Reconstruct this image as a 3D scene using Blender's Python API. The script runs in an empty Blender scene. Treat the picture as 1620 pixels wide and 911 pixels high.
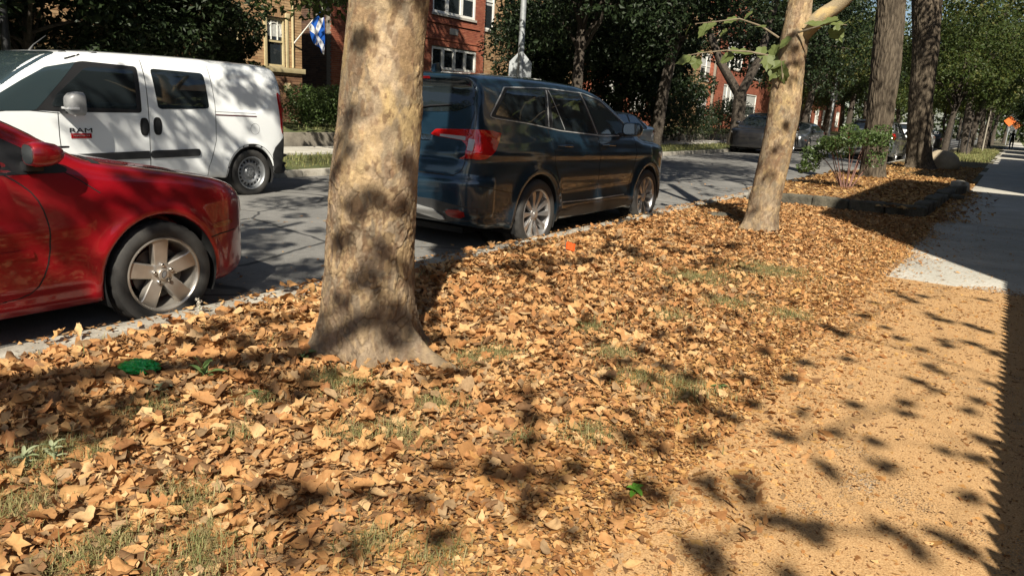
import bpy, bmesh, math, random
import numpy as np
from mathutils import Vector, Matrix
SC = bpy.context.scene
COL = SC.collection
R_ = math.radians
random.seed(7)
RNG = np.random.default_rng(11)

# ------------------------------------------------------------------ camera
CAM_C = np.array([3.954, 0.0, 1.323])
PITCH, ROLL, HEAD, FPX = 0.2387, 0.0554, 0.5764, 1170.4
_F = np.array([-math.sin(HEAD), math.cos(HEAD), 0.0]); _R = np.array([math.cos(HEAD), math.sin(HEAD), 0.0]); _U = np.array([0, 0, 1.0])
CF = math.cos(PITCH) * _F - math.sin(PITCH) * _U
_U2 = math.cos(PITCH) * _U + math.sin(PITCH) * _F
CR = math.cos(ROLL) * _R + math.sin(ROLL) * _U2
CU = math.cos(ROLL) * _U2 - math.sin(ROLL) * _R
cam_data = bpy.data.cameras.new('camera'); cam = bpy.data.objects.new('camera', cam_data); COL.objects.link(cam)
cam.matrix_world = Matrix(((CR[0], CU[0], -CF[0], CAM_C[0]), (CR[1], CU[1], -CF[1], CAM_C[1]), (CR[2], CU[2], -CF[2], CAM_C[2]), (0, 0, 0, 1)))
cam_data.sensor_width = 36.0; cam_data.lens = FPX / 1620 * 36.0
cam_data.clip_start = 0.05; cam_data.clip_end = 3000
SC.camera = cam
# ------------------------------------------------------------------ sky and sun
SUN_EL, SUN_AZ = R_(42), R_(57)          # azimuth: from +X towards -Y
SUNV = np.array([math.cos(SUN_EL) * math.cos(SUN_AZ), -math.cos(SUN_EL) * math.sin(SUN_AZ), math.sin(SUN_EL)])
w = bpy.data.worlds.new('World'); SC.world = w; w.use_nodes = True
nt = w.node_tree; sky = nt.nodes.new('ShaderNodeTexSky'); sky.sky_type = 'NISHITA'; sky.sun_disc = False
sky.sun_elevation = SUN_EL; sky.sun_rotation = math.atan2(SUNV[0], SUNV[1])
bg = nt.nodes['Background']; bg.inputs[1].default_value = 0.052; nt.links.new(sky.outputs[0], bg.inputs[0])
sl = bpy.data.lights.new('sun', 'SUN'); sl.energy = 4.9; sl.angle = R_(0.53); sl.color = (1.0, 0.93, 0.80)
so = bpy.data.objects.new('sun', sl); COL.objects.link(so)
so.rotation_euler = Vector(SUNV).to_track_quat('Z', 'Y').to_euler()
SC.view_settings.view_transform = 'Standard'; SC.view_settings.look = 'None'
SC.view_settings.exposure = 0.88; SC.view_settings.gamma = 1.0
SC.render.engine = 'CYCLES'
SC.cycles.max_bounces = 6; SC.cycles.diffuse_bounces = 3; SC.cycles.glossy_bounces = 3; SC.cycles.transmission_bounces = 3
SC.cycles.transparent_max_bounces = 6

# ------------------------------------------------------------------ numpy noise
def _hash(ix, iy, iz, s=0):
    h = (ix.astype(np.int64) * 374761393 + iy.astype(np.int64) * 668265263 + iz.astype(np.int64) * 2147483647 + s * 974634777) & 0xffffffff
    h = ((h ^ (h >> 13)) * 1274126177) & 0xffffffff
    h = ((h ^ (h >> 16)) * 2246822519) & 0xffffffff
    return ((h ^ (h >> 15)) & 0xffffff) / float(0xffffff)
def vnoise(P, s=0):
    P = np.asarray(P, float); i = np.floor(P).astype(np.int64); f = P - i; u = f * f * (3 - 2 * f); r = 0
    for a in (0, 1):
        for b in (0, 1):
            for c in (0, 1):
                wgt = (u[..., 0] if a else 1 - u[..., 0]) * (u[..., 1] if b else 1 - u[..., 1]) * (u[..., 2] if c else 1 - u[..., 2])
                r = r + wgt * _hash(i[..., 0] + a, i[..., 1] + b, i[..., 2] + c, s)
    return r
def fbm(P, o=4, s=0):
    P = np.asarray(P, float); r = 0; a = .5; t = 0
    for k in range(o):
        r = r + a * vnoise(P * 2 ** k, s + k); t += a; a *= .5
    return r / t
def worley(P, s=0):
    """nearest and second nearest distance, cell id value"""
    P = np.asarray(P, float); i = np.floor(P).astype(np.int64)
    d1 = np.full(P.shape[:-1], 9.0); d2 = d1.copy(); cid = d1.copy()
    for a in (-1, 0, 1):
        for b in (-1, 0, 1):
            for c in (-1, 0, 1):
                j = i + np.array([a, b, c])
                q = np.stack([_hash(j[..., 0], j[..., 1], j[..., 2], s + k) for k in (1, 2, 3)], -1) + j
                d = np.linalg.norm(P - q, axis=-1); v = _hash(j[..., 0], j[..., 1], j[..., 2], s + 9)
                m = d < d1; d2 = np.where(m, d1, np.minimum(d2, d)); cid = np.where(m, v, cid); d1 = np.where(m, d, d1)
    return d1, d2, cid

# ------------------------------------------------------------------ mesh helpers
def npmesh(name, V, F, smooth=False, mats=(), midx=None):
    """V (n,3); F (m,k) array of equal-size faces"""
    V = np.ascontiguousarray(V, np.float32); F = np.ascontiguousarray(F, np.int32)
    me = bpy.data.meshes.new(name); m, k = F.shape
    me.vertices.add(len(V)); me.vertices.foreach_set('co', V.ravel())
    me.loops.add(m * k); me.loops.foreach_set('vertex_index', F.ravel())
    me.polygons.add(m); me.polygons.foreach_set('loop_start', np.arange(m, dtype=np.int32) * k)
    for x in mats: me.materials.append(x)
    if midx is not None: me.polygons.foreach_set('material_index', np.ascontiguousarray(midx, np.int32))
    me.polygons.foreach_set('use_smooth', np.full(m, bool(smooth)))
    me.update(calc_edges=True); me.validate()
    return me
def link(name, me, parent=None, loc=None, rotz=None, kind=None):
    o = bpy.data.objects.new(name, me); COL.objects.link(o)
    if parent is not None: o.parent = parent
    if loc is not None: o.location = loc
    if rotz is not None: o.rotation_euler = (0, 0, rotz)
    if kind: o['kind'] = kind
    return o
def tag(o, label, cat, group=None):
    o['label'] = label; o['category'] = cat
    if group: o['group'] = group
    return o
def thing(name, label, cat, loc=(0, 0, 0), rotz=0, group=None):
    o = bpy.data.objects.new(name, None); COL.objects.link(o); o.location = loc; o.rotation_euler = (0, 0, rotz); o.empty_display_size = .2
    return tag(o, label, cat, group)
def kids(o): return [c for c in bpy.data.objects if c.parent == o]
def copy_tree(o, parent=None):
    c = o.copy(); COL.objects.link(c)
    if parent is not None: c.parent = parent
    for ch in kids(o): copy_tree(ch, c)
    return c
class MB:
    """collects quads/tris into one mesh"""
    def __init__(s): s.v = []; s.f = []
    def add(s, V, F):
        b = len(s.v); s.v.extend([tuple(p) for p in V]); s.f.extend([tuple(i + b for i in f) for f in F]); return s
    def box(s, lo, hi, rz=0, c=None):
        (x0, y0, z0), (x1, y1, z1) = lo, hi
        V = [(x0, y0, z0), (x1, y0, z0), (x1, y1, z0), (x0, y1, z0), (x0, y0, z1), (x1, y0, z1), (x1, y1, z1), (x0, y1, z1)]
        if rz:
            cx, cy = c or ((x0 + x1) / 2, (y0 + y1) / 2); ca, sa = math.cos(rz), math.sin(rz)
            V = [(cx + (x - cx) * ca - (y - cy) * sa, cy + (x - cx) * sa + (y - cy) * ca, z) for x, y, z in V]
        return s.add(V, [(0, 3, 2, 1), (4, 5, 6, 7), (0, 1, 5, 4), (1, 2, 6, 5), (2, 3, 7, 6), (3, 0, 4, 7)])
    def cyl(s, p, q, r0, r1=None, n=12, cap=True):
        p, q = Vector(p), Vector(q); r1 = r0 if r1 is None else r1; d = (q - p).normalized()
        a = d.orthogonal().normalized(); b = d.cross(a); V = []
        for c, r in ((p, r0), (q, r1)):
            for i in range(n):
                t = 2 * math.pi * i / n; V.append(c + a * (r * math.cos(t)) + b * (r * math.sin(t)))
        F = [(i, (i + 1) % n, n + (i + 1) % n, n + i) for i in range(n)]
        if cap: F += [tuple(range(n - 1, -1, -1)), tuple(range(n, 2 * n))]
        return s.add(V, F)
    def tube(s, pts, rads, n=8, jit=0):
        pts = [Vector(p) for p in pts]; V = []; a = None
        for i, p in enumerate(pts):
            d = (pts[min(i + 1, len(pts) - 1)] - pts[max(i - 1, 0)]).normalized()
            a = d.orthogonal().normalized() if a is None else (a - d * a.dot(d)).normalized()
            b = d.cross(a)
            for k in range(n):
                t = 2 * math.pi * k / n; r = rads[i] * (1 + jit * math.sin(3 * t + i * 1.7)); V.append(p + a * (r * math.cos(t)) + b * (r * math.sin(t)))
        F = [(i * n + k, i * n + (k + 1) % n, (i + 1) * n + (k + 1) % n, (i + 1) * n + k) for i in range(len(pts) - 1) for k in range(n)]
        F += [tuple(range(n - 1, -1, -1)), tuple(range((len(pts) - 1) * n, len(pts) * n))]
        return s.add(V, F)
    def lathe(s, prof, n=32, axis='x', closed=False):
        """prof: (r, h) pairs"""
        V = []
        for r, h in prof:
            for k in range(n):
                t = 2 * math.pi * k / n; c, d = r * math.cos(t), r * math.sin(t)
                V.append((h, c, d) if axis == 'x' else (c, d, h))
        m = len(prof); F = []
        for i in range(m if closed else m - 1):
            j = (i + 1) % m
            for k in range(n): F.append((i * n + k, i * n + (k + 1) % n, j * n + (k + 1) % n, j * n + k))
        return s.add(V, F)
    def prism(s, poly, lo, hi, axis=2):
        """extrude a 2D polygon along an axis; 2D coords fill the other two axes in order"""
        def put(p, h):
            q = list(p); q.insert(axis, h); return tuple(q)
        n = len(poly)
        V = [put(p, lo) for p in poly] + [put(p, hi) for p in poly]
        return s.add(V, [tuple(range(n - 1, -1, -1)), tuple(range(n, 2 * n))] + [(i, (i + 1) % n, n + (i + 1) % n, n + i) for i in range(n)])
    def mesh(s, name, mat, smooth=False, bevel=0, angle=None):
        me = bpy.data.meshes.new(name); me.from_pydata(s.v, [], s.f)
        bm = bmesh.new(); bm.from_mesh(me)
        bmesh.ops.recalc_face_normals(bm, faces=bm.faces)
        if bevel:
            ed = [e for e in bm.edges if len(e.link_faces) == 2 and e.calc_face_angle(0) > .5]
            bmesh.ops.bevel(bm, geom=ed, offset=bevel, segments=2, affect='EDGES', profile=.6)
        if smooth:
            for f in bm.faces: f.smooth = True
            for e in bm.edges:
                if len(e.link_faces) == 2 and e.calc_face_angle(0) > (angle or .7): e.smooth = False
        bm.to_mesh(me); bm.free()
        if mat is not None: me.materials.append(mat)
        return me
    def build(s, name, mat, parent=None, smooth=False, bevel=0, kind=None, loc=None, angle=None):
        return link(name, s.mesh(name, mat, smooth, bevel, angle), parent, loc, kind=kind)

# ------------------------------------------------------------------ materials
class NT:
    def __init__(s, m): s.t = m.node_tree; s.b = s.t.nodes['Principled BSDF']; s.out = s.t.nodes['Material Output']
    def n(s, typ, ins=None, **kw):
        nd = s.t.nodes.new('ShaderNode' + typ)
        for k, v in kw.items(): setattr(nd, k, v)
        for k, v in (ins or {}).items():
            if isinstance(v, bpy.types.NodeSocket): s.t.links.new(v, nd.inputs[k])
            else: nd.inputs[k].default_value = v
        return nd
    def l(s, a, b): s.t.links.new(a, b)
    def noise(s, scale, detail=4, rough=.6, vec=None, dist=0):
        return s.n('TexNoise', {'Scale': scale, 'Detail': detail, 'Roughness': rough, 'Distortion': dist, **({'Vector': vec} if vec else {})}).outputs['Fac']
    def ramp(s, fac, stops, interp='LINEAR'):
        r = s.n('ValToRGB', {'Fac': fac}); cr = r.color_ramp; cr.interpolation = interp
        while len(cr.elements) < len(stops): cr.elements.new(.5)
        for e, (p, c) in zip(cr.elements, stops): e.position = p; e.color = (*c, 1) if len(c) == 3 else c
        return r.outputs[0]
    def mix(s, f, a, b, mode='MIX'):
        m = s.n('Mix', data_type='RGBA', blend_type=mode)
        for k, v in ((0, f), (6, a), (7, b)):
            if isinstance(v, bpy.types.NodeSocket): s.l(v, m.inputs[k])
            else: m.inputs[k].default_value = v if k == 0 else ((*v, 1) if len(v) == 3 else v)
        return m.outputs[2]
    def math(s, op, a, b=0.5):
        m = s.n('Math', operation=op)
        for k, v in ((0, a), (1, b)):
            if isinstance(v, bpy.types.NodeSocket): s.l(v, m.inputs[k])
            else: m.inputs[k].default_value = v
        return m.outputs[0]
    def bump(s, h, strength=.3, dist=.01):
        b = s.n('Bump', {'Height': h, 'Strength': strength, 'Distance': dist}); s.l(b.outputs[0], s.b.inputs['Normal']); return b
    def obj(s): return s.n('TexCoord').outputs['Object']
    def pos(s): return s.n('NewGeometry').outputs['Position']
    def rnd(s): return s.n('NewGeometry').outputs['Random Per Island']
    def objrnd(s): return s.n('ObjectInfo').outputs['Random']
def mat(name, col=(.5, .5, .5), rough=.6, metal=0, **kw):
    m = bpy.data.materials.new(name); m.use_nodes = True; b = m.node_tree.nodes['Principled BSDF']
    b.inputs['Base Color'].default_value = (*col, 1); b.inputs['Roughness'].default_value = rough; b.inputs['Metallic'].default_value = metal
    for k, v in kw.items(): b.inputs[k.replace('_', ' ')].default_value = v
    return m
def vmat(name, c1, c2, scale=8, rough=.8, bump=.2, dist=.01, detail=5, lo=.35, hi=.65, fine=None):
    """two-tone noise material with bump, in world position"""
    m = mat(name, c1, rough); t = NT(m); p = t.pos()
    f = t.noise(scale, detail, .62, p); c = t.ramp(f, [(lo, c1), (hi, c2)])
    if fine:
        g = t.noise(fine, 3, .7, p); c = t.mix(.55, c, t.ramp(g, [(.3, (.45, .45, .45)), (.7, (1, 1, 1))]), 'MULTIPLY'); h = t.math('ADD', f, g)
    else: h = f
    t.l(c, t.b.inputs['Base Color'])
    if bump: t.bump(h, bump, dist)
    return m
def leaf_mat(name, stops, trans=.35, rough=.55, objvar=False):
    """leaf colour varies from leaf to leaf; light passes through"""
    m = mat(name, stops[0], rough); t = NT(m)
    n = len(stops); r = t.rnd()
    if objvar: r = t.objrnd()
    c = t.ramp(r, [(i / max(1, n - 1), s) for i, s in enumerate(stops)])
    t.l(c, t.b.inputs['Base Color']); t.b.inputs['Specular IOR Level'].default_value = .35
    tr = t.n('BsdfTranslucent'); t.l(t.mix(.5, c, (*[min(1, x * 1.5) for x in stops[-1]], 1)), tr.inputs['Color'])
    mx = t.n('MixShader', {0: trans}); t.l(t.b.outputs[0], mx.inputs[1]); t.l(tr.outputs[0], mx.inputs[2]); t.l(mx.outputs[0], t.out.inputs[0])
    return m

def proj(P):
    d = np.asarray(P, float) - CAM_C; z = d @ CF
    return np.stack([810 + FPX * (d @ CR) / z, 455.5 - FPX * (d @ CU) / z, FPX / z], -1)
# ================================================================== SETTING
def gmat(): pass
M = {}
M['asphalt'] = mat('asphalt', (.05, .05, .05), .85)
t = NT(M['asphalt']); p = t.pos()
f1 = t.noise(1.1, 5, .6, p); f2 = t.noise(160, 3, .7, p); f3 = t.noise(14, 5, .7, p)
c = t.ramp(f1, [(.3, (.15, .147, .14)), (.7, (.225, .218, .205))])
c = t.mix(.6, c, t.ramp(f2, [(.35, (.4, .4, .4)), (.65, (1.25, 1.22, 1.15))]), 'MULTIPLY')
c = t.mix(.5, c, t.ramp(f3, [(.4, (.75, .75, .75)), (.62, (1.1, 1.1, 1.1))]), 'MULTIPLY')
v = t.n('TexVoronoi', {'Scale': .55, 'Vector': t.mix(.12, p, t.n('TexNoise', {'Scale': 3.0, 'Vector': p}).outputs['Color'])}, feature='DISTANCE_TO_EDGE').outputs['Distance']
c = t.mix(t.ramp(v, [(.004, (1, 1, 1)), (.012, (0, 0, 0))]), c, (.03, .03, .03))
t.l(c, t.b.inputs['Base Color']); t.bump(t.math('ADD', f2, t.math('MULTIPLY', f3, .6)), .5, .006)
M['concrete'] = mat('concrete', (.4, .38, .34), .85)
t = NT(M['concrete']); p = t.pos()
f1 = t.noise(1.6, 6, .65, p); f2 = t.noise(220, 2, .6, p); f3 = t.noise(26, 5, .7, p)
c = t.ramp(f1, [(.28, (.40, .37, .31)), (.72, (.56, .53, .46))])
c = t.mix(t.objrnd(), t.mix(1, c, (.90, .92, .94), 'MULTIPLY'), c)
c = t.mix(.5, c, t.ramp(f3, [(.36, (.62, .60, .56)), (.58, (1, 1, 1))]), 'MULTIPLY')
c = t.mix(.35, c, t.ramp(f2, [(.3, (.5, .5, .5)), (.6, (1.1, 1.1, 1.1))]), 'MULTIPLY')
t.l(c, t.b.inputs['Base Color']); t.bump(t.math('ADD', f2, f3), .25, .004)
M['kerb'] = vmat('kerb_concrete', (.30, .27, .22), (.47, .44, .37), 5, .9, .4, .008, fine=90)
M['soil'] = vmat('soil', (.24, .135, .06), (.40, .235, .105), 6, .95, .8, .03, fine=60)
M['lawn'] = vmat('lawn_ground', (.06, .085, .022), (.15, .15, .05), 3, .95, .8, .04, fine=50)
M['earth'] = vmat('earth', (.09, .08, .045), (.16, .14, .08), 2, .95, .5, .03, fine=30)
M['terrace'] = vmat('terrace_stone', (.16, .14, .11), (.28, .25, .2), 4, .9, .5, .02, fine=40)

def sheet(name, x0, x1, y0, y1, z, m, nx=1, ny=1, zf=None, parent=None, kind='structure'):
    xs = np.linspace(x0, x1, nx + 1); ys = np.linspace(y0, y1, ny + 1); X, Y = np.meshgrid(xs, ys, indexing='ij')
    Z = np.full_like(X, z) if zf is None else zf(X, Y)
    i = np.arange((nx + 1) * (ny + 1)).reshape(nx + 1, ny + 1)
    F = np.stack([i[:-1, :-1].ravel(), i[1:, :-1].ravel(), i[1:, 1:].ravel(), i[:-1, 1:].ravel()], 1)
    return link(name, npmesh(name, np.stack([X.ravel(), Y.ravel(), Z.ravel()], 1), F, smooth=True, mats=[m]), parent, kind=kind)
sheet('ground', -900, 900, -600, 1500, -.30, M['earth'])
def road_z(X, Y): return -.13 + .075 * np.clip(1 - ((X + 3.6) / 3.6) ** 2, 0, 1) + .03 * np.clip(-X / 6.5, 0, 1)
sheet('road', -6.52, -.12, -30, 260, -.13, M['asphalt'], 26, 60, road_z)
# kerbs in cast lengths
kb = thing('kerb', 'x', 'x'); del kb['label']; del kb['category']; kb['kind'] = 'structure'
ks = MB().box((-.16, 0.006, -.3), (.0, 2.994, .0)).mesh('kerb_segment', M['kerb'], True, .02)
for i in range(40): link('kerb_segment', ks, kb, (random.uniform(-.006, .006), -9 + 3 * i, random.uniform(-.012, .004)))
kf = thing('far_kerb', 'x', 'x'); del kf['label']; del kf['category']; kf['kind'] = 'structure'
for i in range(40): link('kerb_segment', ks, kf, (-6.46, -9 + 3 * i, .05 + random.uniform(-.01, .004)))
# parkway ground
def park_z(X, Y):
    P = np.stack([X * 1.3, Y * 1.3, X * 0], -1)
    return -.030 + .020 * np.clip((X - 2.3) / .7, 0, 1) + .045 * (fbm(P, 3, 3) - .5) * np.clip(X / .5, 0, 1) * np.clip((3.13 - X) / .5, 0, 1) + .02 * np.clip((X) * (3.2 - X) / 2.5, 0, 1)
PARK = sheet('parkway_ground', .0, 3.13, -9, 13.05, 0, M['soil'], 50, 260, park_z)
sheet('far_parkway_ground', -9.2, -6.6, -20, 200, .05, M['lawn'], 10, 200, lambda X, Y: .045 + .04 * (fbm(np.stack([X, Y, X * 0], -1), 3, 5) - .5) * np.clip((X + 9.2) * (-6.6 - X), 0, 1))
# sidewalk slabs
def slabs(name, x0, x1, ys, z, nmat):
    r = thing(name, 'x', 'x'); del r['label']; del r['category']; r['kind'] = 'structure'
    for a, b in zip(ys[:-1], ys[1:]):
        L = b - a
        me = MB().box((x0, 0.005, -.1), (x1, L - .005, 0)).mesh('slab', nmat, True, .006)
        o = link('slab', me, r, (0, a, z + random.uniform(-.004, .003)))
    return r
slabs('sidewalk', 3.14, 5.0, [-3.1, -1.55, 0, 1.5, 3.0, 4.5, 6.0, 7.5, 9.0, 10.4, 11.6, 13.1, 14.6, 16.1, 17.7, 19.2, 20.7, 22.3, 23.8, 25.4, 27, 28.6, 30.2, 31.8, 33.4, 35, 36.6, 38.2, 39.8, 41.4, 43, 46, 49, 52, 56, 60, 65, 70, 76, 82, 90, 100, 112, 126, 145, 170], .0, M['concrete'])
slabs('far_sidewalk', -10.9, -9.25, [-8 + 1.6 * i for i in range(56)], .09, M['concrete'])
# raised front lawns across the street behind a low kerb wall
lw = MB().box((-11.25, -20, -.1), (-11.05, 120, .42)).build('terrace_edge', M['terrace'], None, True, .02, kind='structure')
sheet('front_lawn', -40, -11.2, -20, 200, .5, M['lawn'], 40, 160, lambda X, Y: np.where(X > -11.8, .36, .46) + .10 * fbm(np.stack([X, Y, X * 0], -1), 3, 8) + .012 * np.clip(-11 - X, 0, 10))
sheet('yard_ground', 5.0, 60, -30, 200, -.02, M['lawn'], 20, 60, lambda X, Y: -.03 + .04 * fbm(np.stack([X, Y, X * 0], -1), 3, 9))
# ================================================================== VEHICLES
def poly_sdf(poly, A, B):
    p = np.asarray(poly, float); q = np.roll(p, -1, 0); X = A.ravel(); Y = B.ravel(); d = np.full(X.shape, 1e9); s = np.zeros(X.shape, bool)
    for (ax, ay), (bx, by) in zip(p, q):
        ex, ey = bx - ax, by - ay; L = ex * ex + ey * ey
        if L < 1e-12: continue
        t = np.clip(((X - ax) * ex + (Y - ay) * ey) / L, 0, 1)
        d = np.minimum(d, (X - ax - t * ex) ** 2 + (Y - ay - t * ey) ** 2)
        c = (ay > Y) != (by > Y)
        with np.errstate(divide='ignore', invalid='ignore'): xi = ax + (Y - ay) * ex / (ey if ey else 1e-12)
        s ^= c & (X < xi)
    return (np.sqrt(d) * np.where(s, -1, 1)).reshape(A.shape)
def spline(pts, n=6, closed=True):
    P = np.asarray(pts, float); m = len(P); out = []
    for i in range(m if closed else m - 1):
        g = (lambda k: P[k % m]) if closed else (lambda k: P[min(max(k, 0), m - 1)])
        a, b, c, d = g(i - 1), g(i), g(i + 1), g(i + 2)
        for t in np.arange(n) / n:
            out.append(.5 * ((2 * b) + (c - a) * t + (2 * a - 5 * b + 4 * c - d) * t * t + (3 * b - a - 3 * c + d) * t ** 3))
    if not closed: out.append(P[-1])
    return np.array(out)
def chaikin(P, n=2, closed=True):
    P = np.asarray(P, float)
    for _ in range(n):
        Q = np.roll(P, -1, 0) if closed else None
        if closed: P = np.stack([P * .75 + Q * .25, P * .25 + Q * .75], 1).reshape(-1, P.shape[1])
        else:
            a, b = P[:-1], P[1:]; P = np.concatenate([P[:1], np.stack([a * .75 + b * .25, a * .25 + b * .75], 1).reshape(-1, P.shape[1]), P[-1:]])
    return P
def rnd(P, r=.03, n=4):
    P = np.asarray(P, float); m = len(P); out = []
    for i in range(m):
        p, a, b = P[i], P[i - 1], P[(i + 1) % m]; da, db = np.linalg.norm(a - p), np.linalg.norm(b - p)
        u = p + (a - p) * min(r / da, .45); v = p + (b - p) * min(r / db, .45)
        for t in np.linspace(0, 1, n): out.append(u * (1 - t) ** 2 + 2 * p * t * (1 - t) + v * t * t)
    return np.array(out)
def smin(a, b, k): h = np.clip(.5 + .5 * (b - a) / k, 0, 1); return b * (1 - h) + a * h - k * h * (1 - h)
def smax(a, b, k): return -smin(-a, -b, k)
class Body:
    def __init__(s, lo, hi, h):
        s.h = h; s.o = np.array(lo, float); n = [int(math.ceil((b - a) / h)) + 1 for a, b in zip(lo, hi)]
        s.x, s.y, s.z = [s.o[i] + h * np.arange(n[i]) for i in range(3)]
    def yz(s, poly): A, B = np.meshgrid(s.y, s.z, indexing='ij'); return poly_sdf(poly, A, B)[None]
    def xy(s, poly): A, B = np.meshgrid(np.abs(s.x), s.y, indexing='ij'); return poly_sdf(poly, A, B)[:, :, None]
    def xz(s, poly): A, B = np.meshgrid(np.abs(s.x), s.z, indexing='ij'); return poly_sdf(poly, A, B)[:, None, :]
    def grid(s): return np.meshgrid(s.x, s.y, s.z, indexing='ij')
    def finish(s, f):
        s.f = f; s.maps = {}
        for ax, sg in ((0, 1), (0, -1), (1, 1), (1, -1), (2, 1)):
            g = np.moveaxis(f, ax, 0); c = (s.x, s.y, s.z)[ax]
            if sg > 0: g = g[::-1]; c = c[::-1]
            i = np.argmax(g < 0, 0); ok = (g < 0).any(0) & (i > 0); i = np.clip(i, 1, None)
            g1 = np.take_along_axis(g, i[None], 0)[0]; g0 = np.take_along_axis(g, i[None] - 1, 0)[0]
            t = g0 / np.where(np.abs(g0 - g1) < 1e-9, 1, g0 - g1); m = c[i - 1] + t * (c[i] - c[i - 1])
            m = np.where(ok, m, np.nan)
            for _ in range(6):        # spread the edge outward so that rims of panels stay on the shape
                b = np.isnan(m)
                if not b.any(): break
                p = np.pad(m, 1, constant_values=np.nan); st = np.stack([p[:-2, 1:-1], p[2:, 1:-1], p[1:-1, :-2], p[1:-1, 2:]])
                cnt = (~np.isnan(st)).sum(0); sm = np.nansum(st, 0); m = np.where(b & (cnt > 0), sm / np.maximum(cnt, 1), m)
            s.maps[(ax, sg)] = np.nan_to_num(m)
        return s
    def at(s, ax, sg, a, b):
        m = s.maps[(ax, sg)]; A, B = [(s.y, s.z), (s.x, s.z), (s.x, s.y)][ax]
        u = np.clip((np.asarray(a, float) - A[0]) / s.h, 0, len(A) - 1.001); v = np.clip((np.asarray(b, float) - B[0]) / s.h, 0, len(B) - 1.001)
        i = u.astype(int); j = v.astype(int); u = u - i; v = v - j
        return m[i, j] * (1 - u) * (1 - v) + m[i + 1, j] * u * (1 - v) + m[i, j + 1] * (1 - u) * v + m[i + 1, j + 1] * u * v
    def put(s, ax, sg, P, off):
        """2D points on one face of the body -> 3D, lifted by off along the projection axis"""
        P = np.asarray(P, float); d = s.at(ax, sg, P[:, 0], P[:, 1]) + sg * off
        return np.insert(P, ax, d, 1)
    def mesh(s, name, mats, post=None):
        f = s.f; sg = f < 0; nx, ny, nz = f.shape
        acc = np.zeros((nx - 1, ny - 1, nz - 1, 3)); cnt = np.zeros((nx - 1, ny - 1, nz - 1)); faces = []
        for ax in range(3):
            o1, o2 = [a for a in range(3) if a != ax]
            a = [slice(None)] * 3; b = [slice(None)] * 3; a[ax] = slice(0, -1); b[ax] = slice(1, None)
            f0, f1 = f[tuple(a)], f[tuple(b)]; m = (f0 < 0) != (f1 < 0); I = np.argwhere(m)
            t = f0[m] / (f0[m] - f1[m]); P = I.astype(float); P[:, ax] += t
            cells = []
            for da in (0, 1):
                for db in (0, 1):
                    c = I.copy(); c[:, o1] -= da; c[:, o2] -= db
                    ok = (c >= 0).all(1) & (c[:, 0] < nx - 1) & (c[:, 1] < ny - 1) & (c[:, 2] < nz - 1)
                    np.add.at(acc, tuple(c[ok].T), P[ok]); np.add.at(cnt, tuple(c[ok].T), 1); cells.append((c, ok))
            (c00, k0), (c01, k1), (c10, k2), (c11, k3) = cells; ok = k0 & k1 & k2 & k3
            q = np.stack([np.ravel_multi_index(c[ok].T, cnt.shape) for c in (c00, c10, c11, c01)], 1)
            fl = (f0[m] < 0)[ok]
            if ax == 1: fl = ~fl
            q[~fl] = q[~fl][:, ::-1]; faces.append(q)
        F = np.concatenate(faces); act = cnt.ravel() > 0; ids = np.cumsum(act) - 1
        V = (acc.reshape(-1, 3)[act] / cnt.ravel()[act][:, None])
        # one pull towards the surface
        for _ in range(2):
            i = np.clip(V.astype(int), 0, np.array(f.shape) - 2); r = V - i; val = 0; gr = np.zeros_like(V)
            for a in (0, 1):
                for b in (0, 1):
                    for c in (0, 1):
                        fv = f[i[:, 0] + a, i[:, 1] + b, i[:, 2] + c]
                        wa = r[:, 0] if a else 1 - r[:, 0]; wb = r[:, 1] if b else 1 - r[:, 1]; wc = r[:, 2] if c else 1 - r[:, 2]
                        val = val + fv * wa * wb * wc
                        gr[:, 0] += fv * (1 if a else -1) * wb * wc; gr[:, 1] += fv * (1 if b else -1) * wa * wc; gr[:, 2] += fv * (1 if c else -1) * wa * wb
            st = -gr * (val / np.maximum((gr ** 2).sum(1), 1e-9))[:, None]; n = np.linalg.norm(st, axis=1, keepdims=True); V += st * np.minimum(1, .4 / np.maximum(n, 1e-9))
        V = V * s.h + s.o; F = ids[F]
        if post is not None: V = post(V)
        return npmesh(name, V, F, True, mats)
    def panel(s, name, poly, ax, sg, off, m, parent, thick=.02, step=.03, post=None, smooth=True):
        P = np.asarray(poly, float); Q = np.roll(P, -1, 0); out = []
        for a, b in zip(P, Q):
            n = max(1, int(np.linalg.norm(b - a) / step))
            for k in range(n): out.append(a + (b - a) * k / n)
        P = np.array(out); c = P.mean(0); n = len(P); V = [s.put(ax, sg, P, off - thick)]
        rings = [1, .96, .8, .6, .4, .2]
        for r in rings: V.append(s.put(ax, sg, c + (P - c) * r, off))
        V.append(s.put(ax, sg, c[None], off)); V = np.concatenate(V); F = []
        for i in range(len(rings)):
            for k in range(n): F.append((i * n + k, i * n + (k + 1) % n, (i + 1) * n + (k + 1) % n, (i + 1) * n + k))
        e = len(rings) * n
        F += [(e + k, e + (k + 1) % n, len(V) - 1) for k in range(n)]
        mb = MB(); mb.v = [tuple(p) for p in V]; mb.f = F
        o = mb.build(name, m, parent, smooth, angle=.9); return o
    def line(s, name, line, ax, sg, wd, off, m, parent, n=0, smooth=False):
        mb = MB(); s.ribbon(mb, line, ax, sg, wd, off, n); return mb.build(name, m, parent, smooth)
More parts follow.
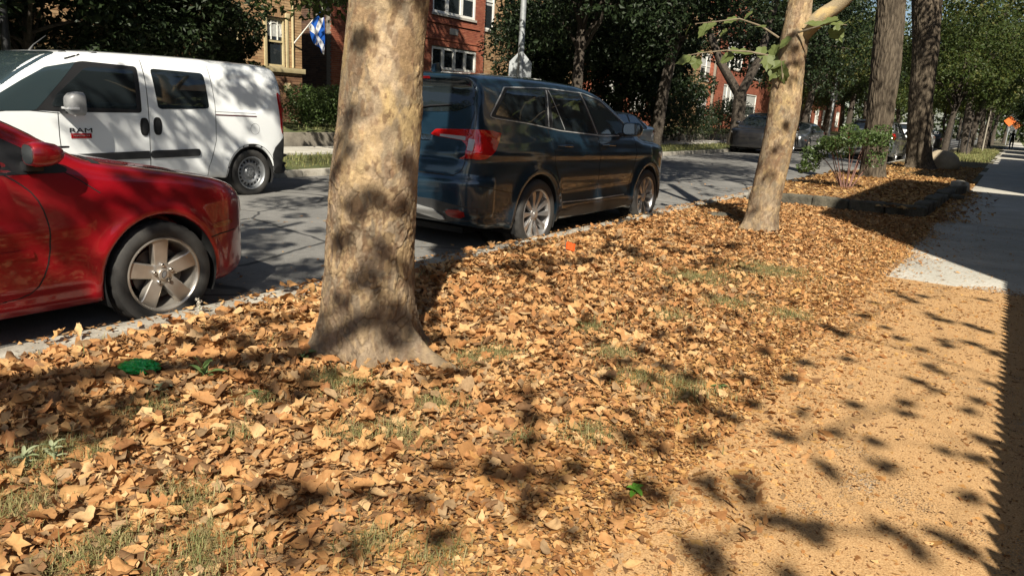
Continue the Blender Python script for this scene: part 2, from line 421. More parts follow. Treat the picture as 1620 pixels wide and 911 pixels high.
    def ribbon(s, mb, line, ax, sg, wd, off, n=0):
        P = chaikin(line, n, False) if n else np.asarray(line, float); out = []
        for a, b in zip(P[:-1], P[1:]):
            k = max(1, int(np.linalg.norm(b - a) / .03)); out += [a + (b - a) * i / k for i in range(k)]
        out.append(P[-1]); P = np.array(out); d = np.gradient(P, axis=0); d /= np.maximum(np.linalg.norm(d, axis=1, keepdims=True), 1e-9); nn = np.stack([-d[:, 1], d[:, 0]], 1) * wd / 2
        A, B = s.put(ax, sg, P + nn, off), s.put(ax, sg, P - nn, off); A2, B2 = s.put(ax, sg, P + nn, off - .006), s.put(ax, sg, P - nn, off - .006)
        m = len(P); V = np.concatenate([A2, A, B, B2])
        mb.add(V, [(j * m + i, j * m + i + 1, (j + 1) * m + i + 1, (j + 1) * m + i) for j in range(3) for i in range(m - 1)]); return mb
def paint(name, col, rough=.28, metal=.0, coat=1.0, dust=.0, flake=.0, spec=.5):
    m = mat(name, col, rough, metal); t = NT(m); b = t.b
    b.inputs['Coat Weight'].default_value = coat; b.inputs['Coat Roughness'].default_value = .04; b.inputs['Specular IOR Level'].default_value = spec
    p = t.obj(); f = t.noise(3.2, 5, .7, p); g = t.noise(90, 2, .6, p)
    c = t.mix(t.math('MULTIPLY', t.ramp(f, [(.4, (0, 0, 0)), (.75, (1, 1, 1))]), dust), (*col, 1), (.30, .26, .20, 1))
    t.l(c, b.inputs['Base Color']); t.l(t.math('ADD', t.math('MULTIPLY', f, .07), .012), b.inputs['Coat Roughness'])
    return m
M['glass'] = mat('car_glass', (.012, .016, .018), .03, 0, Specular_IOR_Level=.75, Coat_Weight=.3, Coat_Roughness=.02)
M['glass_light'] = mat('car_glass_light', (.03, .045, .05), .03, 0, Specular_IOR_Level=.8, Coat_Weight=.4, Coat_Roughness=.02)
M['trim'] = mat('black_trim', (.016, .016, .017), .45)
M['seam'] = mat('panel_gap', (.01, .01, .01), .8)
M['plastic'] = vmat('grey_plastic', (.022, .023, .024), (.035, .035, .036), 9, .55, .1, .003, fine=300)
M['liner'] = mat('wheel_liner', (.007, .007, .007), .95)
M['tyre'] = vmat('tyre_rubber', (.022, .021, .02), (.045, .042, .038), 6, .75, .15, .002, fine=120)
M['alloy'] = vmat('alloy_silver', (.42, .38, .33), (.56, .52, .46), 5, .33, .05, .002); M['alloy'].node_tree.nodes['Principled BSDF'].inputs['Metallic'].default_value = .75
M['alloy_dark'] = mat('alloy_dark', (.045, .045, .048), .4, .6)
M['alloy_face'] = mat('alloy_machined', (.46, .45, .44), .28, .8)
M['steel'] = vmat('steel_wheel', (.24, .25, .26), (.34, .35, .36), 8, .4, .05, .002); M['steel'].node_tree.nodes['Principled BSDF'].inputs['Metallic'].default_value = .6
M['chrome'] = mat('chrome', (.75, .75, .76), .12, 1)
M['disc'] = mat('brake_disc', (.10, .09, .085), .5, .7)
M['lamp_red'] = mat('red_lamp', (.38, .006, .006), .08, 0, Coat_Weight=1.0, Coat_Roughness=.02)
M['lamp_white'] = mat('clear_lamp', (.70, .70, .70), .10, 0, Coat_Weight=1.0)
M['silver'] = mat('silver_plastic', (.50, .50, .49), .32, .5)
M['mirror'] = mat('mirror_glass', (.42, .46, .47), .03, 1)
M['amber'] = mat('amber_marker', (.30, .07, .03), .15, 0, Coat_Weight=1.0)

def tyre_mesh(R, rr, wd, n=96, tread=True):
    w2 = wd / 2; sh = R - rr
    prof = [(rr - .008, w2 - .012), (rr + .006, w2 + .000), (rr + sh * .35, w2 + .010), (rr + sh * .62, w2 + .009), (rr + sh * .82, w2 - .002), (R - .010, w2 - .018), (R - .003, w2 - .032), (R, w2 - .05),
            (R, w2 - .062), (R - .009, w2 - .064), (R - .009, w2 - .074), (R, w2 - .076), (R, .012), (R - .009, .010), (R - .009, -.004), (R, -.006)]
    prof = prof + [(r, -h) for r, h in prof[:8][::-1]]
    mb = MB().lathe([(r, h - w2) for r, h in prof], n, 'x')
    if tread:
        v = np.array(mb.v).reshape(len(prof), n, 3)
        for i in (5, 6, 7, 8):
            v[i, ::4, 1:] *= (1 - .008 / R) if i > 5 else (1 - .004 / R)
        mb.v = [tuple(p) for p in v.reshape(-1, 3)]
    return mb.mesh('tyre', M['tyre'], True, angle=.6)
WM = {}
def wheel_parts(style, R, rr, wd):
    """(name, mesh, parent-level) for a right-hand wheel; outer face at x = 0"""
    key = (style, R, rr, wd)
    if key in WM: return WM[key]
    out = [('tyre', tyre_mesh(R, rr, wd))]
    fm = {'five': M['alloy'], 'ten': M['alloy_face'], 'steel': M['steel'], 'plain': M['alloy']}[style]
    lip = [(rr + .006, -.008), (rr + .004, .001), (rr - .004, .003), (rr - .013, -.004), (rr - .020, -.03), (rr - .032, -.10), (rr - .05, -wd * .8), (rr - .02, -wd * .95)]
    out.append(('rim', MB().lathe(lip, 64).mesh('rim', fm, True, angle=.8)))
    if style in ('five', 'plain'):
        sp = []
        for k in range(5):
            mb = MB(); a = math.pi / 2 + k * 2 * math.pi / 5 - .06; ca, sa = math.cos(a), math.sin(a); r1 = rr - .012
            prof = [(.040, .036, -.034), (.075, .043, -.030), (r1 - .03, .050, -.006), (r1, .055, -.008)]
            V = []
            for r, hw, x in prof:
                for u, dx in ((-hw - .006, -.045), (-hw, -.004), (-hw + .006, 0), (hw - .006, 0), (hw, -.004), (hw + .006, -.045)):
                    V.append((x + dx, r * ca - u * sa, r * sa + u * ca))
            F = [(i * 6 + j, i * 6 + j + 1, (i + 1) * 6 + j + 1, (i + 1) * 6 + j) for i in range(3) for j in range(5)] + [(0, 1, 2, 3, 4, 5), (23, 22, 21, 20, 19, 18)]
            sp.append(('spoke', mb.add(V, F).mesh('spoke', fm, True, angle=.35)))
        out += sp
        hub = MB().lathe([(.080, -.06), (.078, -.036), (.066, -.030), (.036, -.031), (.036, -.014), (.031, -.010), (.0005, -.009)], 40).mesh('hub_cap', fm, True, angle=.6); out.append(('hub_cap', hub))
        ov = [(.0, .024 * math.cos(t) * .62, .024 * math.sin(t)) for t in np.linspace(0, 2 * math.pi, 24, endpoint=False)]
        c, s_ = math.cos(-.5), math.sin(-.5)
        mb = MB()
        mb.prism([(c * y - s_ * z, s_ * y + c * z) for _, y, z in ov], -.010, -.0068, 0); out.append(('emblem', mb.mesh('emblem', M['alloy_dark'], True)))
        ov2 = [(c * y * .8 - s_ * z * .86, s_ * y * .8 + c * z * .86) for _, y, z in ov]; out.append(('emblem', MB().prism(ov2, -.010, -.0058, 0).mesh('emblem', M['steel'], True)))
        for k in range(5):
            a = math.pi / 2 + (k) * 2 * math.pi / 5 - .06; y, z = .057 * math.cos(a), .057 * math.sin(a)
            mb = MB().lathe([(.0125, -.034), (.0125, -.014), (.010, -.009), (.0005, -.006)], 10); mb.v = [(x, yy + y, zz + z) for x, yy, zz in mb.v]
            out.append(('lug_nut', mb.mesh('lug_nut', M['chrome'], True, angle=.6)))
    elif style == 'ten':
        for k in range(10):
            tw = .03 if k % 2 else -.0; a = math.pi / 2 + k * math.pi / 5 + tw; r1 = rr - .012; mb = MB(); V = []
            for r, hw, x, sh in [(.045, .012, -.036, 0), (.10, .013, -.028, .003), (r1 - .05, .024, -.010, .012), (r1, .030, -.010, .018)]:
                for u, dx in ((-hw - .005, -.04), (-hw, 0), (hw, -.006), (hw + .004, -.04)):
                    uu = u + sh; V.append((x + dx, r * math.cos(a) - uu * math.sin(a), r * math.sin(a) + uu * math.cos(a)))
            F = [(i * 4 + j, i * 4 + j + 1, (i + 1) * 4 + j + 1, (i + 1) * 4 + j) for i in range(3) for j in range(3)] + [(0, 1, 2, 3), (15, 14, 13, 12)]
            out.append(('spoke', mb.add(V, F).mesh('spoke', fm, True, angle=.35)))
        out.append(('hub_cap', MB().lathe([(.07, -.07), (.066, -.034), (.036, -.030), (.033, -.018), (.0005, -.016)], 32).mesh('hub_cap', M['alloy_face'], True, angle=.6)))
    else:
        mb = MB().lathe([(.0005, -.022), (.030, -.022), (.034, -.034), (.062, -.040), (.075, -.058), (.10, -.062), (.118, -.046), (.132, -.040), (.146, -.044)], 60)
        mb.lathe([(rr - .040, -.056), (rr - .028, -.060), (rr - .018, -.05)], 60)
        n = 18
        for k in range(n):
            a0 = 2 * math.pi * (k + .30) / n; a1 = 2 * math.pi * (k + .80) / n; V = []
            for a in np.linspace(a0 - .0, a1, 4):
                V += [(-.044, .146 * math.cos(a), .146 * math.sin(a)), (-.056, (rr - .040) * math.cos(a), (rr - .040) * math.sin(a))]
            mb.add(V, [(2 * i, 2 * i + 1, 2 * i + 3, 2 * i + 2) for i in range(3)])
        out.append(('hub_cap', mb.mesh('hub_cap', fm, True, angle=.6)))
        for k in range(5):
            a = math.pi / 2 + k * 2 * math.pi / 5; y, z = .050 * math.cos(a), .050 * math.sin(a)
            mb = MB().lathe([(.012, -.05), (.012, -.026), (.0005, -.024)], 8); mb.v = [(x, yy + y, zz + z) for x, yy, zz in mb.v]
            out.append(('lug_nut', mb.mesh('lug_nut', M['steel'], True, angle=.6)))
    WM[key] = out; return out
def add_wheel(car, style, R, rr, wd, x, y, turn=0, roll=0):
    s = 1 if x > 0 else -1
    base = link('wheel', MB().lathe([(.0005, -.09), (rr - .07, -.09), (rr - .07, -.105), (.0005, -.105)], 32).mesh('brake_disc', M['disc'], True, angle=.5), car, (x, y, R - .012))
    base.rotation_euler = (roll, 0, (0 if s > 0 else math.pi) + turn)
    for nm, me in wheel_parts(style, R, rr, wd): link(nm, me, base)
    return base
def liner(car, y, z, R, x0, x1):
    """dark inner arch: open half drum"""
    mb = MB(); n = 40; V = []
    for x in (x1, x0):
        for k in range(n + 1):
            a = -.45 + (math.pi + .9) * k / n; V.append((x, y + R * math.cos(a), z + R * math.sin(a)))
    F = [(k, k + 1, n + 2 + k, n + 1 + k) for k in range(n)] + [tuple(range(n + 1, 2 * n + 2))]
    return mb.add(V, F).build('wheel_liner', M['liner'], car, True, angle=.6)
def lettering(name, text, size, m, parent, loc, rot, depth=.006, sx=1.0):
    cu = bpy.data.curves.new(name, 'FONT'); cu.body = text; cu.size = size; cu.extrude = depth / 2; cu.align_x = 'CENTER'; cu.align_y = 'CENTER'; cu.offset = 0.0
    o = bpy.data.objects.new('tmp', cu); COL.objects.link(o); dg = bpy.context.evaluated_depsgraph_get()
    me = bpy.data.meshes.new_from_object(o.evaluated_get(dg)); bpy.data.objects.remove(o); me.materials.clear(); me.materials.append(m)
    l = link(name, me, parent, loc); l.rotation_euler = rot; l.scale = (sx, 1, 1); return l
def make_sedan():
    PNT = paint('red_paint', (.29, .003, .009), .33, .25, 1.0, .03)
    car = thing('red_car', 'shiny red sedan parked at the kerb, five spoke alloy wheel by the leaf litter', 'car', (-1.235, -.14, -.13))
    B = Body((-1.02, -1.25, .12), (1.02, 3.85, 1.56), .02)
    side = spline([(-1.10, .42), (-1.12, .70), (-1.06, .98), (-.98, 1.06), (-.55, 1.10), (-.30, 1.20), (.20, 1.39), (.60, 1.45), (1.10, 1.455), (1.50, 1.405), (1.92, 1.27), (2.18, 1.145), (2.36, 1.055), (2.46, 1.03), (2.68, .995), (2.98, .945), (3.25, .885), (3.46, .80), (3.585, .68), (3.62, .50), (3.60, .34), (3.52, .23), (3.2, .19), (2.4, .19), (1.0, .19), (-.6, .20), (-1.02, .27)])
    plan = spline([(0, -1.14), (.45, -1.12), (.74, -1.03), (.86, -.80), (.905, -.2), (.925, .6), (.93, 1.4), (.925, 2.1), (.915, 2.7), (.885, 3.0), (.81, 3.28), (.64, 3.49), (.40, 3.60), (0, 3.66), (-.4, 3.6), (-.4, -1.1)])
    sec = spline([(0, .12), (.78, .13), (.86, .22), (.90, .40), (.925, .62), (.915, .80), (.87, .96), (.80, 1.07), (.735, 1.20), (.665, 1.33), (.55, 1.42), (.3, 1.46), (0, 1.475), (-.4, 1.4), (-.4, .2)])
    X, Y, Z = B.grid(); f = smax(smax(B.yz(side), B.xy(plan), .10), B.xz(sec), .07)
    # bonnet crown and wings: sides of the bonnet a little lower
    f = f + np.where(Y > 1.9, .03 * np.clip((np.abs(X) - .55) / .3, 0, 1) * np.clip((Z - .75) / .2, 0, 1) * np.clip((Y - 1.9) / .4, 0, 1), 0)
    for yc in (0, 2.73):
        d = np.sqrt((Y - yc) ** 2 + (Z - .325) ** 2)
        f = f - .020 * np.exp(-((d - .40) / .045) ** 2) * np.clip((np.abs(X) - .7) / .1, 0, 1) * (Z > .2)
        cyl = np.maximum(d - .372, .62 - np.abs(X)); f = smax(f, -cyl, .012)
    # body side crease and sill step
    f = f - .010 * np.exp(-((Z - (.63 + .02 * Y)) / .035) ** 2) * (np.abs(X) > .6) * (np.abs(Y - 1.1) < 1.2)
    f = f + .012 * np.exp(-((Z - .30) / .03) ** 2) * (np.abs(X) > .6) * (np.abs(Y - 1.35) < .95)
    B.finish(f); link('body', B.mesh('body', [PNT]), car)
    W = dict(ax=0)
    for s in (1, -1):
        # side glass with black surround
        B.panel('window_frame', rnd([(-.40, 1.045), (.1, 1.35), (.5, 1.415), (1.1, 1.41), (1.50, 1.34), (1.92, 1.165), (2.24, .99), (2.22, .968), (.6, .975), (-.3, .995)], .03), 0, s, .003, M['trim'], car)
        B.panel('window', rnd([(.72, 1.005), (.72, 1.375), (1.1, 1.375), (1.48, 1.305), (1.76, 1.19), (1.90, 1.02), (1.90, 1.005)], .025), 0, s, .007, M['glass'], car)
        B.panel('window', rnd([(-.22, 1.03), (.16, 1.31), (.48, 1.375), (.62, 1.375), (.62, 1.01)], .03), 0, s, .007, M['glass'], car)
        mb = MB()
        B.line('panel_gap', [(1.90, .97), (1.96, .93), (2.03, .86), (2.07, .75), (2.08, .60), (2.05, .44), (1.99, .335), (1.88, .295), (1.2, .275), (.62, .27)], 0, s, .007, .0015, M['seam'], car, 1, False)
        B.line('panel_gap', [(.66, 1.0), (.64, .27)], 0, s, .007, .0015, M['seam'], car, 0, False)
        B.line('panel_gap', [(1.98, 1.075), (2.16, 1.0), (2.26, .945), (2.38, .85)], 0, s, .006, .0015, M['seam'], car, 1, False)
        B.panel('side_moulding', rnd([(.70, .545), (1.98, .575), (1.99, .53), (.70, .50)], .012), 0, s, .012, PNT, car)
        B.panel('side_moulding', rnd([(-.35, .52), (.62, .543), (.62, .498), (-.34, .475)], .012), 0, s, .012, PNT, car)
        B.line('panel_gap', [(3.08, .515), (3.20, .525), (3.34, .53)], 0, s, .008, .0015, M['seam'], car, 0, False)

        B.panel('marker_lamp', chaikin([(3.11, .60), (3.30, .61), (3.31, .575), (3.11, .565)], 1), 0, s, .004, M['amber'], car)
        # door mirror
        x0 = s * .83
        mb = MB(); ring = []
        for k, (dy, sc) in enumerate([(-.075, .88), (-.055, 1), (.0, .98), (.05, .82), (.085, .5), (.10, .2)]):
            for t in np.linspace(0, 2 * math.pi, 20, endpoint=False):
                ct, st = math.cos(t), math.sin(t); ring.append((x0 + s * (.105 + .078 * sc * np.sign(ct) * abs(ct) ** .7), 2.07 + dy, 1.075 + .066 * sc * np.sign(st) * abs(st) ** .7 + .006))
        F = [(i * 20 + j, i * 20 + (j + 1) % 20, (i + 1) * 20 + (j + 1) % 20, (i + 1) * 20 + j) for i in range(5) for j in range(20)] + [tuple(range(20)), tuple(range(100, 120))]
        mm = mb.add(ring, F).build('side_mirror', PNT, car, True, angle=.8)
        g = MB(); g.v = [(p[0], p[1] - .004, p[2]) for p in ring[:20]]; c = np.mean(g.v, 0); g.v = [tuple(c + (np.array(p) - c) * .86) for p in g.v] + [tuple(c + (np.array(p) - c) * .86 + np.array([0, .01, 0])) for p in g.v]
        g.f = [tuple(range(20)), tuple(range(20, 40))] + [(i, (i + 1) % 20, 20 + (i + 1) % 20, 20 + i) for i in range(20)]
        g.build('mirror_glass', M['mirror'], mm)
        MB().box((min(x0 - s * .06, x0 + s * .06), 2.0, .985), (max(x0 - s * .06, x0 + s * .06), 2.09, 1.035)).build('mirror_arm', M['trim'], mm, True, .01)
        for yc in (0, 2.73):
            liner(car, yc, .325, .371, s * .60, s * .90)
            add_wheel(car, 'five', .331, .232, .215, s * (.905 if yc else .9), yc, -.03 * s if yc else 0, .12)
        MB().tube([(s * .86, .95, .80), (s * .955, .97, .81), (s * .955, 1.12, .815), (s * .86, 1.14, .81)], [.012] * 4, 8).build('door_handle', PNT, car, True)
        B.panel('tail_light', chaikin([(-.95, .98), (-.72, .97), (-.85, .80), (-1.0, .78)], 1), 0, s, .004, M['lamp_red'], car)
    ws = chaikin([(-.70, 2.30), (0, 2.40), (.70, 2.30), (.60, 1.60), (0, 1.50), (-.60, 1.60)], 1)
    B.panel('windscreen', ws, 2, 1, .004, M['glass'], car, step=.05)
    B.panel('rear_window', chaikin([(-.62, -.50), (0, -.55), (.62, -.50), (.56, .05), (0, .12), (-.56, .05)], 1), 2, 1, .004, M['glass'], car, step=.05)
    mb = MB(); B.line('bonnet_gap', [(-.78, 2.42), (-.4, 2.45), (0, 2.46), (.4, 2.45), (.78, 2.42)], 2, 1, .05, .002, M['seam'], car, 0, False)
    for s in (1, -1): B.line('bonnet_gap', [(s * .74, 2.36), (s * .725, 2.6), (s * .68, 3.05), (s * .60, 3.3)], 2, 1, .007, .0015, M['seam'], car, 0, False)

    # wipers on the cowl, grille and number plate at the nose
    for x in (-.35, .25):
        MB().tube([(x, 2.42, 1.05), (x + .18, 2.38, 1.075), (x + .42, 2.33, 1.095)], [.008, .008, .006], 6).build('wiper', M['trim'], car, True)
    B.panel('grille', chaikin([(-.38, .72), (.38, .72), (.36, .52), (-.36, .52)], 1), 1, 1, .004, M['trim'], car)
    mb = MB()
    for z in (.56, .62, .68): B.line('grille_bar', [(-.37, z), (.37, z)], 1, 1, .022, .014, M['chrome'], car, 0, False)

    B.panel('lower_intake', chaikin([(-.6, .40), (.6, .40), (.55, .28), (-.55, .28)], 1), 1, 1, .004, M['trim'], car)
    # shut lower front corner scrape
    B.panel('headlight', rnd([(-.66, .735), (-.42, .72), (-.42, .61), (-.64, .62)], .03), 1, 1, .004, M['lamp_white'], car); B.panel('headlight', rnd([(.66, .735), (.42, .72), (.42, .61), (.64, .62)], .03), 1, 1, .004, M['lamp_white'], car)
    MB().box((-.58, -.9, .17), (.58, 3.2, .21)).build('underbody', M['liner'], car)
    return car
M['rail_dark'] = mat('rail_maroon', (.07, .008, .014), .4)
def make_van():
    PNT = paint('white_paint', (.80, .82, .82), .30, 0, .8, .05)
    van = thing('white_van', 'white delivery van facing left across the street, with black side rub strip', 'van', (-5.54, 6.55, -.05), math.pi)
    B = Body((-1.05, -.85, .12), (1.05, 4.15, 1.92), .025)
    side = spline([(-.58, .40), (-.64, .62), (-.645, .95), (-.60, 1.35), (-.53, 1.66), (-.44, 1.745), (-.2, 1.775), (.5, 1.785), (1.3, 1.77), (2.0, 1.735), (2.35, 1.69), (2.62, 1.575), (2.95, 1.345), (3.27, 1.115), (3.5, 1.04), (3.8, .95), (3.98, .80), (4.03, .55), (3.98, .30), (3.8, .24), (2.5, .25), (.8, .26), (-.3, .28), (-.52, .32)])
    plan = spline([(0, -.67), (.6, -.66), (.80, -.62), (.885, -.50), (.91, -.2), (.918, .6), (.918, 1.6), (.915, 2.6), (.90, 3.1), (.86, 3.5), (.74, 3.84), (.5, 4.0), (0, 4.06), (-.5, 3.9), (-.5, -.6)])
    sec = spline([(0, .15), (.80, .16), (.88, .30), (.912, .50), (.918, .80), (.912, 1.05), (.885, 1.25), (.845, 1.45), (.80, 1.60), (.74, 1.71), (.62, 1.77), (.3, 1.81), (0, 1.82), (-.4, 1.7), (-.4, .2)])
    X, Y, Z = B.grid(); f = smax(smax(B.yz(side), B.xy(plan), .10), B.xz(sec), .10)
    for yc in (0, 3.11):
        d = np.sqrt((Y - yc) ** 2 + (Z - .315) ** 2)
        f = f - .014 * np.exp(-((d - .39) / .05) ** 2) * np.clip((np.abs(X) - .7) / .1, 0, 1)
        f = smax(f, -np.maximum(d - .352, .58 - np.abs(X)), .015)
    # pressed panel in the load bay side
    pz = poly_sdf(chaikin([(-.36, 1.10), (-.30, 1.58), (.46, 1.60), (.50, 1.12)], 2), Y[0], Z[0])[None]
    f = f + .012 * np.clip(-pz / .03, 0, 1) * (np.abs(X) > .6)
    B.finish(f); link('body', B.mesh('body', [PNT]), van)
    for s in (1, -1):
        B.panel('window_frame', rnd([(1.505, 1.60), (2.12, 1.615), (2.30, 1.57), (2.76, 1.12), (2.74, 1.07), (2.66, 1.075), (2.4, 1.065), (1.52, 1.075)], .04), 0, s, .003, M['trim'], van)
        B.panel('window', rnd([(1.56, 1.56), (2.03, 1.56), (2.12, 1.535), (2.46, 1.24), (2.52, 1.12), (1.58, 1.115)], .035), 0, s, .007, M['glass'], van)
        B.panel('window', rnd([(.645, 1.58), (1.345, 1.59), (1.31, 1.125), (.62, 1.15)], .05), 0, s, .006, M['glass'], van)
        B.panel('windscreen', rnd([(2.19, 1.60), (2.52, 1.525), (2.78, 1.375), (3.20, 1.105), (3.14, 1.06), (2.68, 1.075)], .03), 0, s, .005, M['glass_light'], van)
        B.panel('side_strip', rnd([(1.46, .635), (2.42, .61), (2.42, .53), (1.46, .545)], .01), 0, s, .016, M['plastic'], van, .03)
        B.panel('side_strip', rnd([(1.44, .635), (.78, .65), (.78, .56), (1.44, .545)], .04), 0, s, .016, M['plastic'], van, .03)
        mb = MB()
        B.line('panel_gap', [(1.44, 1.72), (1.43, 1.4), (1.44, .9), (1.45, .30)], 0, s, .008, .0015, M['seam'], van, 0, False)
        B.line('panel_gap', [(2.46, 1.06), (2.465, .8), (2.45, .5), (2.43, .30)], 0, s, .008, .0015, M['seam'], van, 0, False)
        B.line('panel_gap', [(.56, 1.72), (.53, 1.2), (.54, .75), (.61, .52), (.66, .40), (.66, .30)], 0, s, .006, .0015, M['seam'], van, 0, False)
        B.line('panel_gap', [(1.43, 1.72), (.56, 1.72)], 0, s, .006, .0015, M['seam'], van, 0, False)
        B.line('panel_gap', [(2.44, 1.05), (2.85, 1.08), (3.3, 1.02), (3.6, .93)], 0, s, .008, .0015, M['seam'], van, 1, False)
        th = np.linspace(0, 2 * math.pi, 21); B.line('panel_gap', np.stack([-.07 + .072 * np.cos(th), .90 + .072 * np.sin(th)], 1), 0, s, .003, .001, M['seam'], van, 0, False)

        B.panel('slide_rail', [(.53, 1.083), (-.10, 1.073), (-.10, 1.06), (.53, 1.068)], 0, s, .004, M['rail_dark'], van, .01); B.line('roof_seam', [(2.30, 1.625), (2.05, 1.705), (1.7, 1.74), (1.2, 1.752)], 0, s, .016, .003, M['seam'], van, 1)
        mb = MB(); B.line('seam', [(.54, 1.115), (-.09, 1.105)], 0, s, .005, .001, M['seam'], van, 0, False); B.line('seam', [(2.3, 1.70), (2.0, 1.735)], 0, s, .01, .004, M['seam'], van, 0, False)
        for yc, zc in ((1.50, .915), (1.335, .925)):
            th = np.linspace(0, 2 * math.pi, 24, endpoint=False)
            e = np.stack([yc + .052 * np.sign(np.cos(th)) * np.abs(np.cos(th)) ** .7, zc + .105 * np.sign(np.sin(th)) * np.abs(np.sin(th)) ** .8], 1)
            h = B.panel('door_handle', e, 0, s, .010, M['trim'], van)
            e2 = np.stack([yc + .030 * np.cos(th), zc + .075 * np.sin(th)], 1); B.panel('grip', e2, 0, s, .020, M['plastic'], h)
        tl = chaikin([(-.46, 1.38), (-.50, 1.40), (-.62, 1.30), (-.66, .90), (-.60, .80), (-.52, .86), (-.50, 1.1)], 1)
        B.panel('tail_light', tl, 0, s, .005, M['lamp_red'], van)
        B.panel('rear_bumper', chaikin([(-.34, .60), (-.60, .82), (-.68, .80), (-.68, .28), (-.40, .27), (-.36, .40)], 1), 0, s, .012, M['plastic'], van)
        # black arch lip
        mb = MB(); th = np.linspace(-.15, math.pi + .15, 40); B.line('arch_trim', np.stack([.375 * np.cos(th), .315 + .375 * np.sin(th)], 1), 0, s, .030, .006, M['trim'], van, 0, True); B.line('arch_trim', np.stack([3.11 + .375 * np.cos(th), .315 + .375 * np.sin(th)], 1), 0, s, .03, .006, M['trim'], van, 0, True)
        x0 = s * .90; ring = []
        for dy, sc in [(-.075, .86), (-.06, 1), (0, 1), (.05, .9), (.09, .62), (.105, .3)]:
            for t in np.linspace(0, 2 * math.pi, 20, endpoint=False):
                ct, st = math.cos(t), math.sin(t); ring.append((x0 + s * (.17 + .105 * sc * np.sign(ct) * abs(ct) ** .55), 2.36 + dy, 1.16 + .125 * sc * np.sign(st) * abs(st) ** .55))
        mm = MB().add(ring, [(i * 20 + j, i * 20 + (j + 1) % 20, (i + 1) * 20 + (j + 1) % 20, (i + 1) * 20 + j) for i in range(5) for j in range(20)] + [tuple(range(20)), tuple(range(100, 120))]).build('side_mirror', mat('mirror_shell', (.23, .23, .23), .4), van, True, angle=.8)
        MB().box((min(x0 - s * .10, x0 + s * .12), 2.36, 1.05), (max(x0 - s * .10, x0 + s * .12), 2.44, 1.11)).build('mirror_arm', M['trim'], mm, True, .015)
        MB().box((min(x0 + s * .07, x0 + s * .278), 2.37, 1.10), (max(x0 + s * .07, x0 + s * .278), 2.462, 1.125)).build('indicator', M['lamp_white'], mm, True, .006)
        for yc in (0, 3.11):
            liner(van, yc, .315, .351, s * .58, s * .90)
            add_wheel(van, 'steel', .322, .218, .20, s * .885, yc)
    ws = rnd([(-.86, 3.18), (-.4, 3.33), (.4, 3.33), (.86, 3.18), (.79, 2.60), (.72, 2.36), (.4, 2.31), (-.4, 2.31), (-.72, 2.36), (-.79, 2.60)], .05)
    B.panel('windscreen', ws, 2, 1, .004, M['glass_light'], van, step=.05)
    mb = MB()
    for x in (-.45, .2): mb.tube([(x, 3.32, 1.135), (x + .2, 3.2, 1.20), (x + .5, 3.05, 1.30)], [.008, .008, .006], 6)
    mb.build('wiper', M['trim'], van, True)
    MB().tube([(.2, 2.2, 1.71), (.2, 2.15, 1.78), (.2, 2.0, 1.90)], [.018, .007, .003], 6).build('aerial', M['trim'], van, True)
    # words on the front door (driver's side is the visible one)
    yb, zb = 2.18, .86; xb = -float(B.at(0, -1, yb, zb)) if False else float(B.at(0, -1, yb, zb))
    lettering('lettering', 'RAM', .072, M['trim'], van, (xb - .002, 2.235, .868), (math.pi / 2, 0, -math.pi / 2), .008, 1.75)
    B.panel('badge', [(2.345, .838), (2.125, .838), (2.125, .785), (2.345, .785)], 0, -1, .006, M['amber'] if False else M['lamp_red'], van, .012)
    xb2 = float(B.at(0, -1, 2.235, .811)); lettering('lettering', 'PROMASTER CITY', .022, M['silver'], van, (xb2 - .008, 2.235, .812), (math.pi / 2, 0, -math.pi / 2), .004, 1.0)
    B.panel('headlight', chaikin([(-.85, .95), (-.55, .86), (-.52, .72), (-.84, .72)], 1), 1, 1, .004, M['lamp_white'], van); B.panel('headlight', chaikin([(.85, .95), (.55, .86), (.52, .72), (.84, .72)], 1), 1, 1, .004, M['lamp_white'], van)
    B.panel('grille', chaikin([(-.48, .8), (.48, .8), (.44, .5), (-.44, .5)], 1), 1, 1, .004, M['trim'], van)
    MB().box((-.55, -.4, .2), (.55, 3.6, .27)).build('underbody', M['liner'], van)
    return van
M['lamp_dim'] = mat('smoked_lamp', (.34, .33, .33), .12, 0, Coat_Weight=1.0)
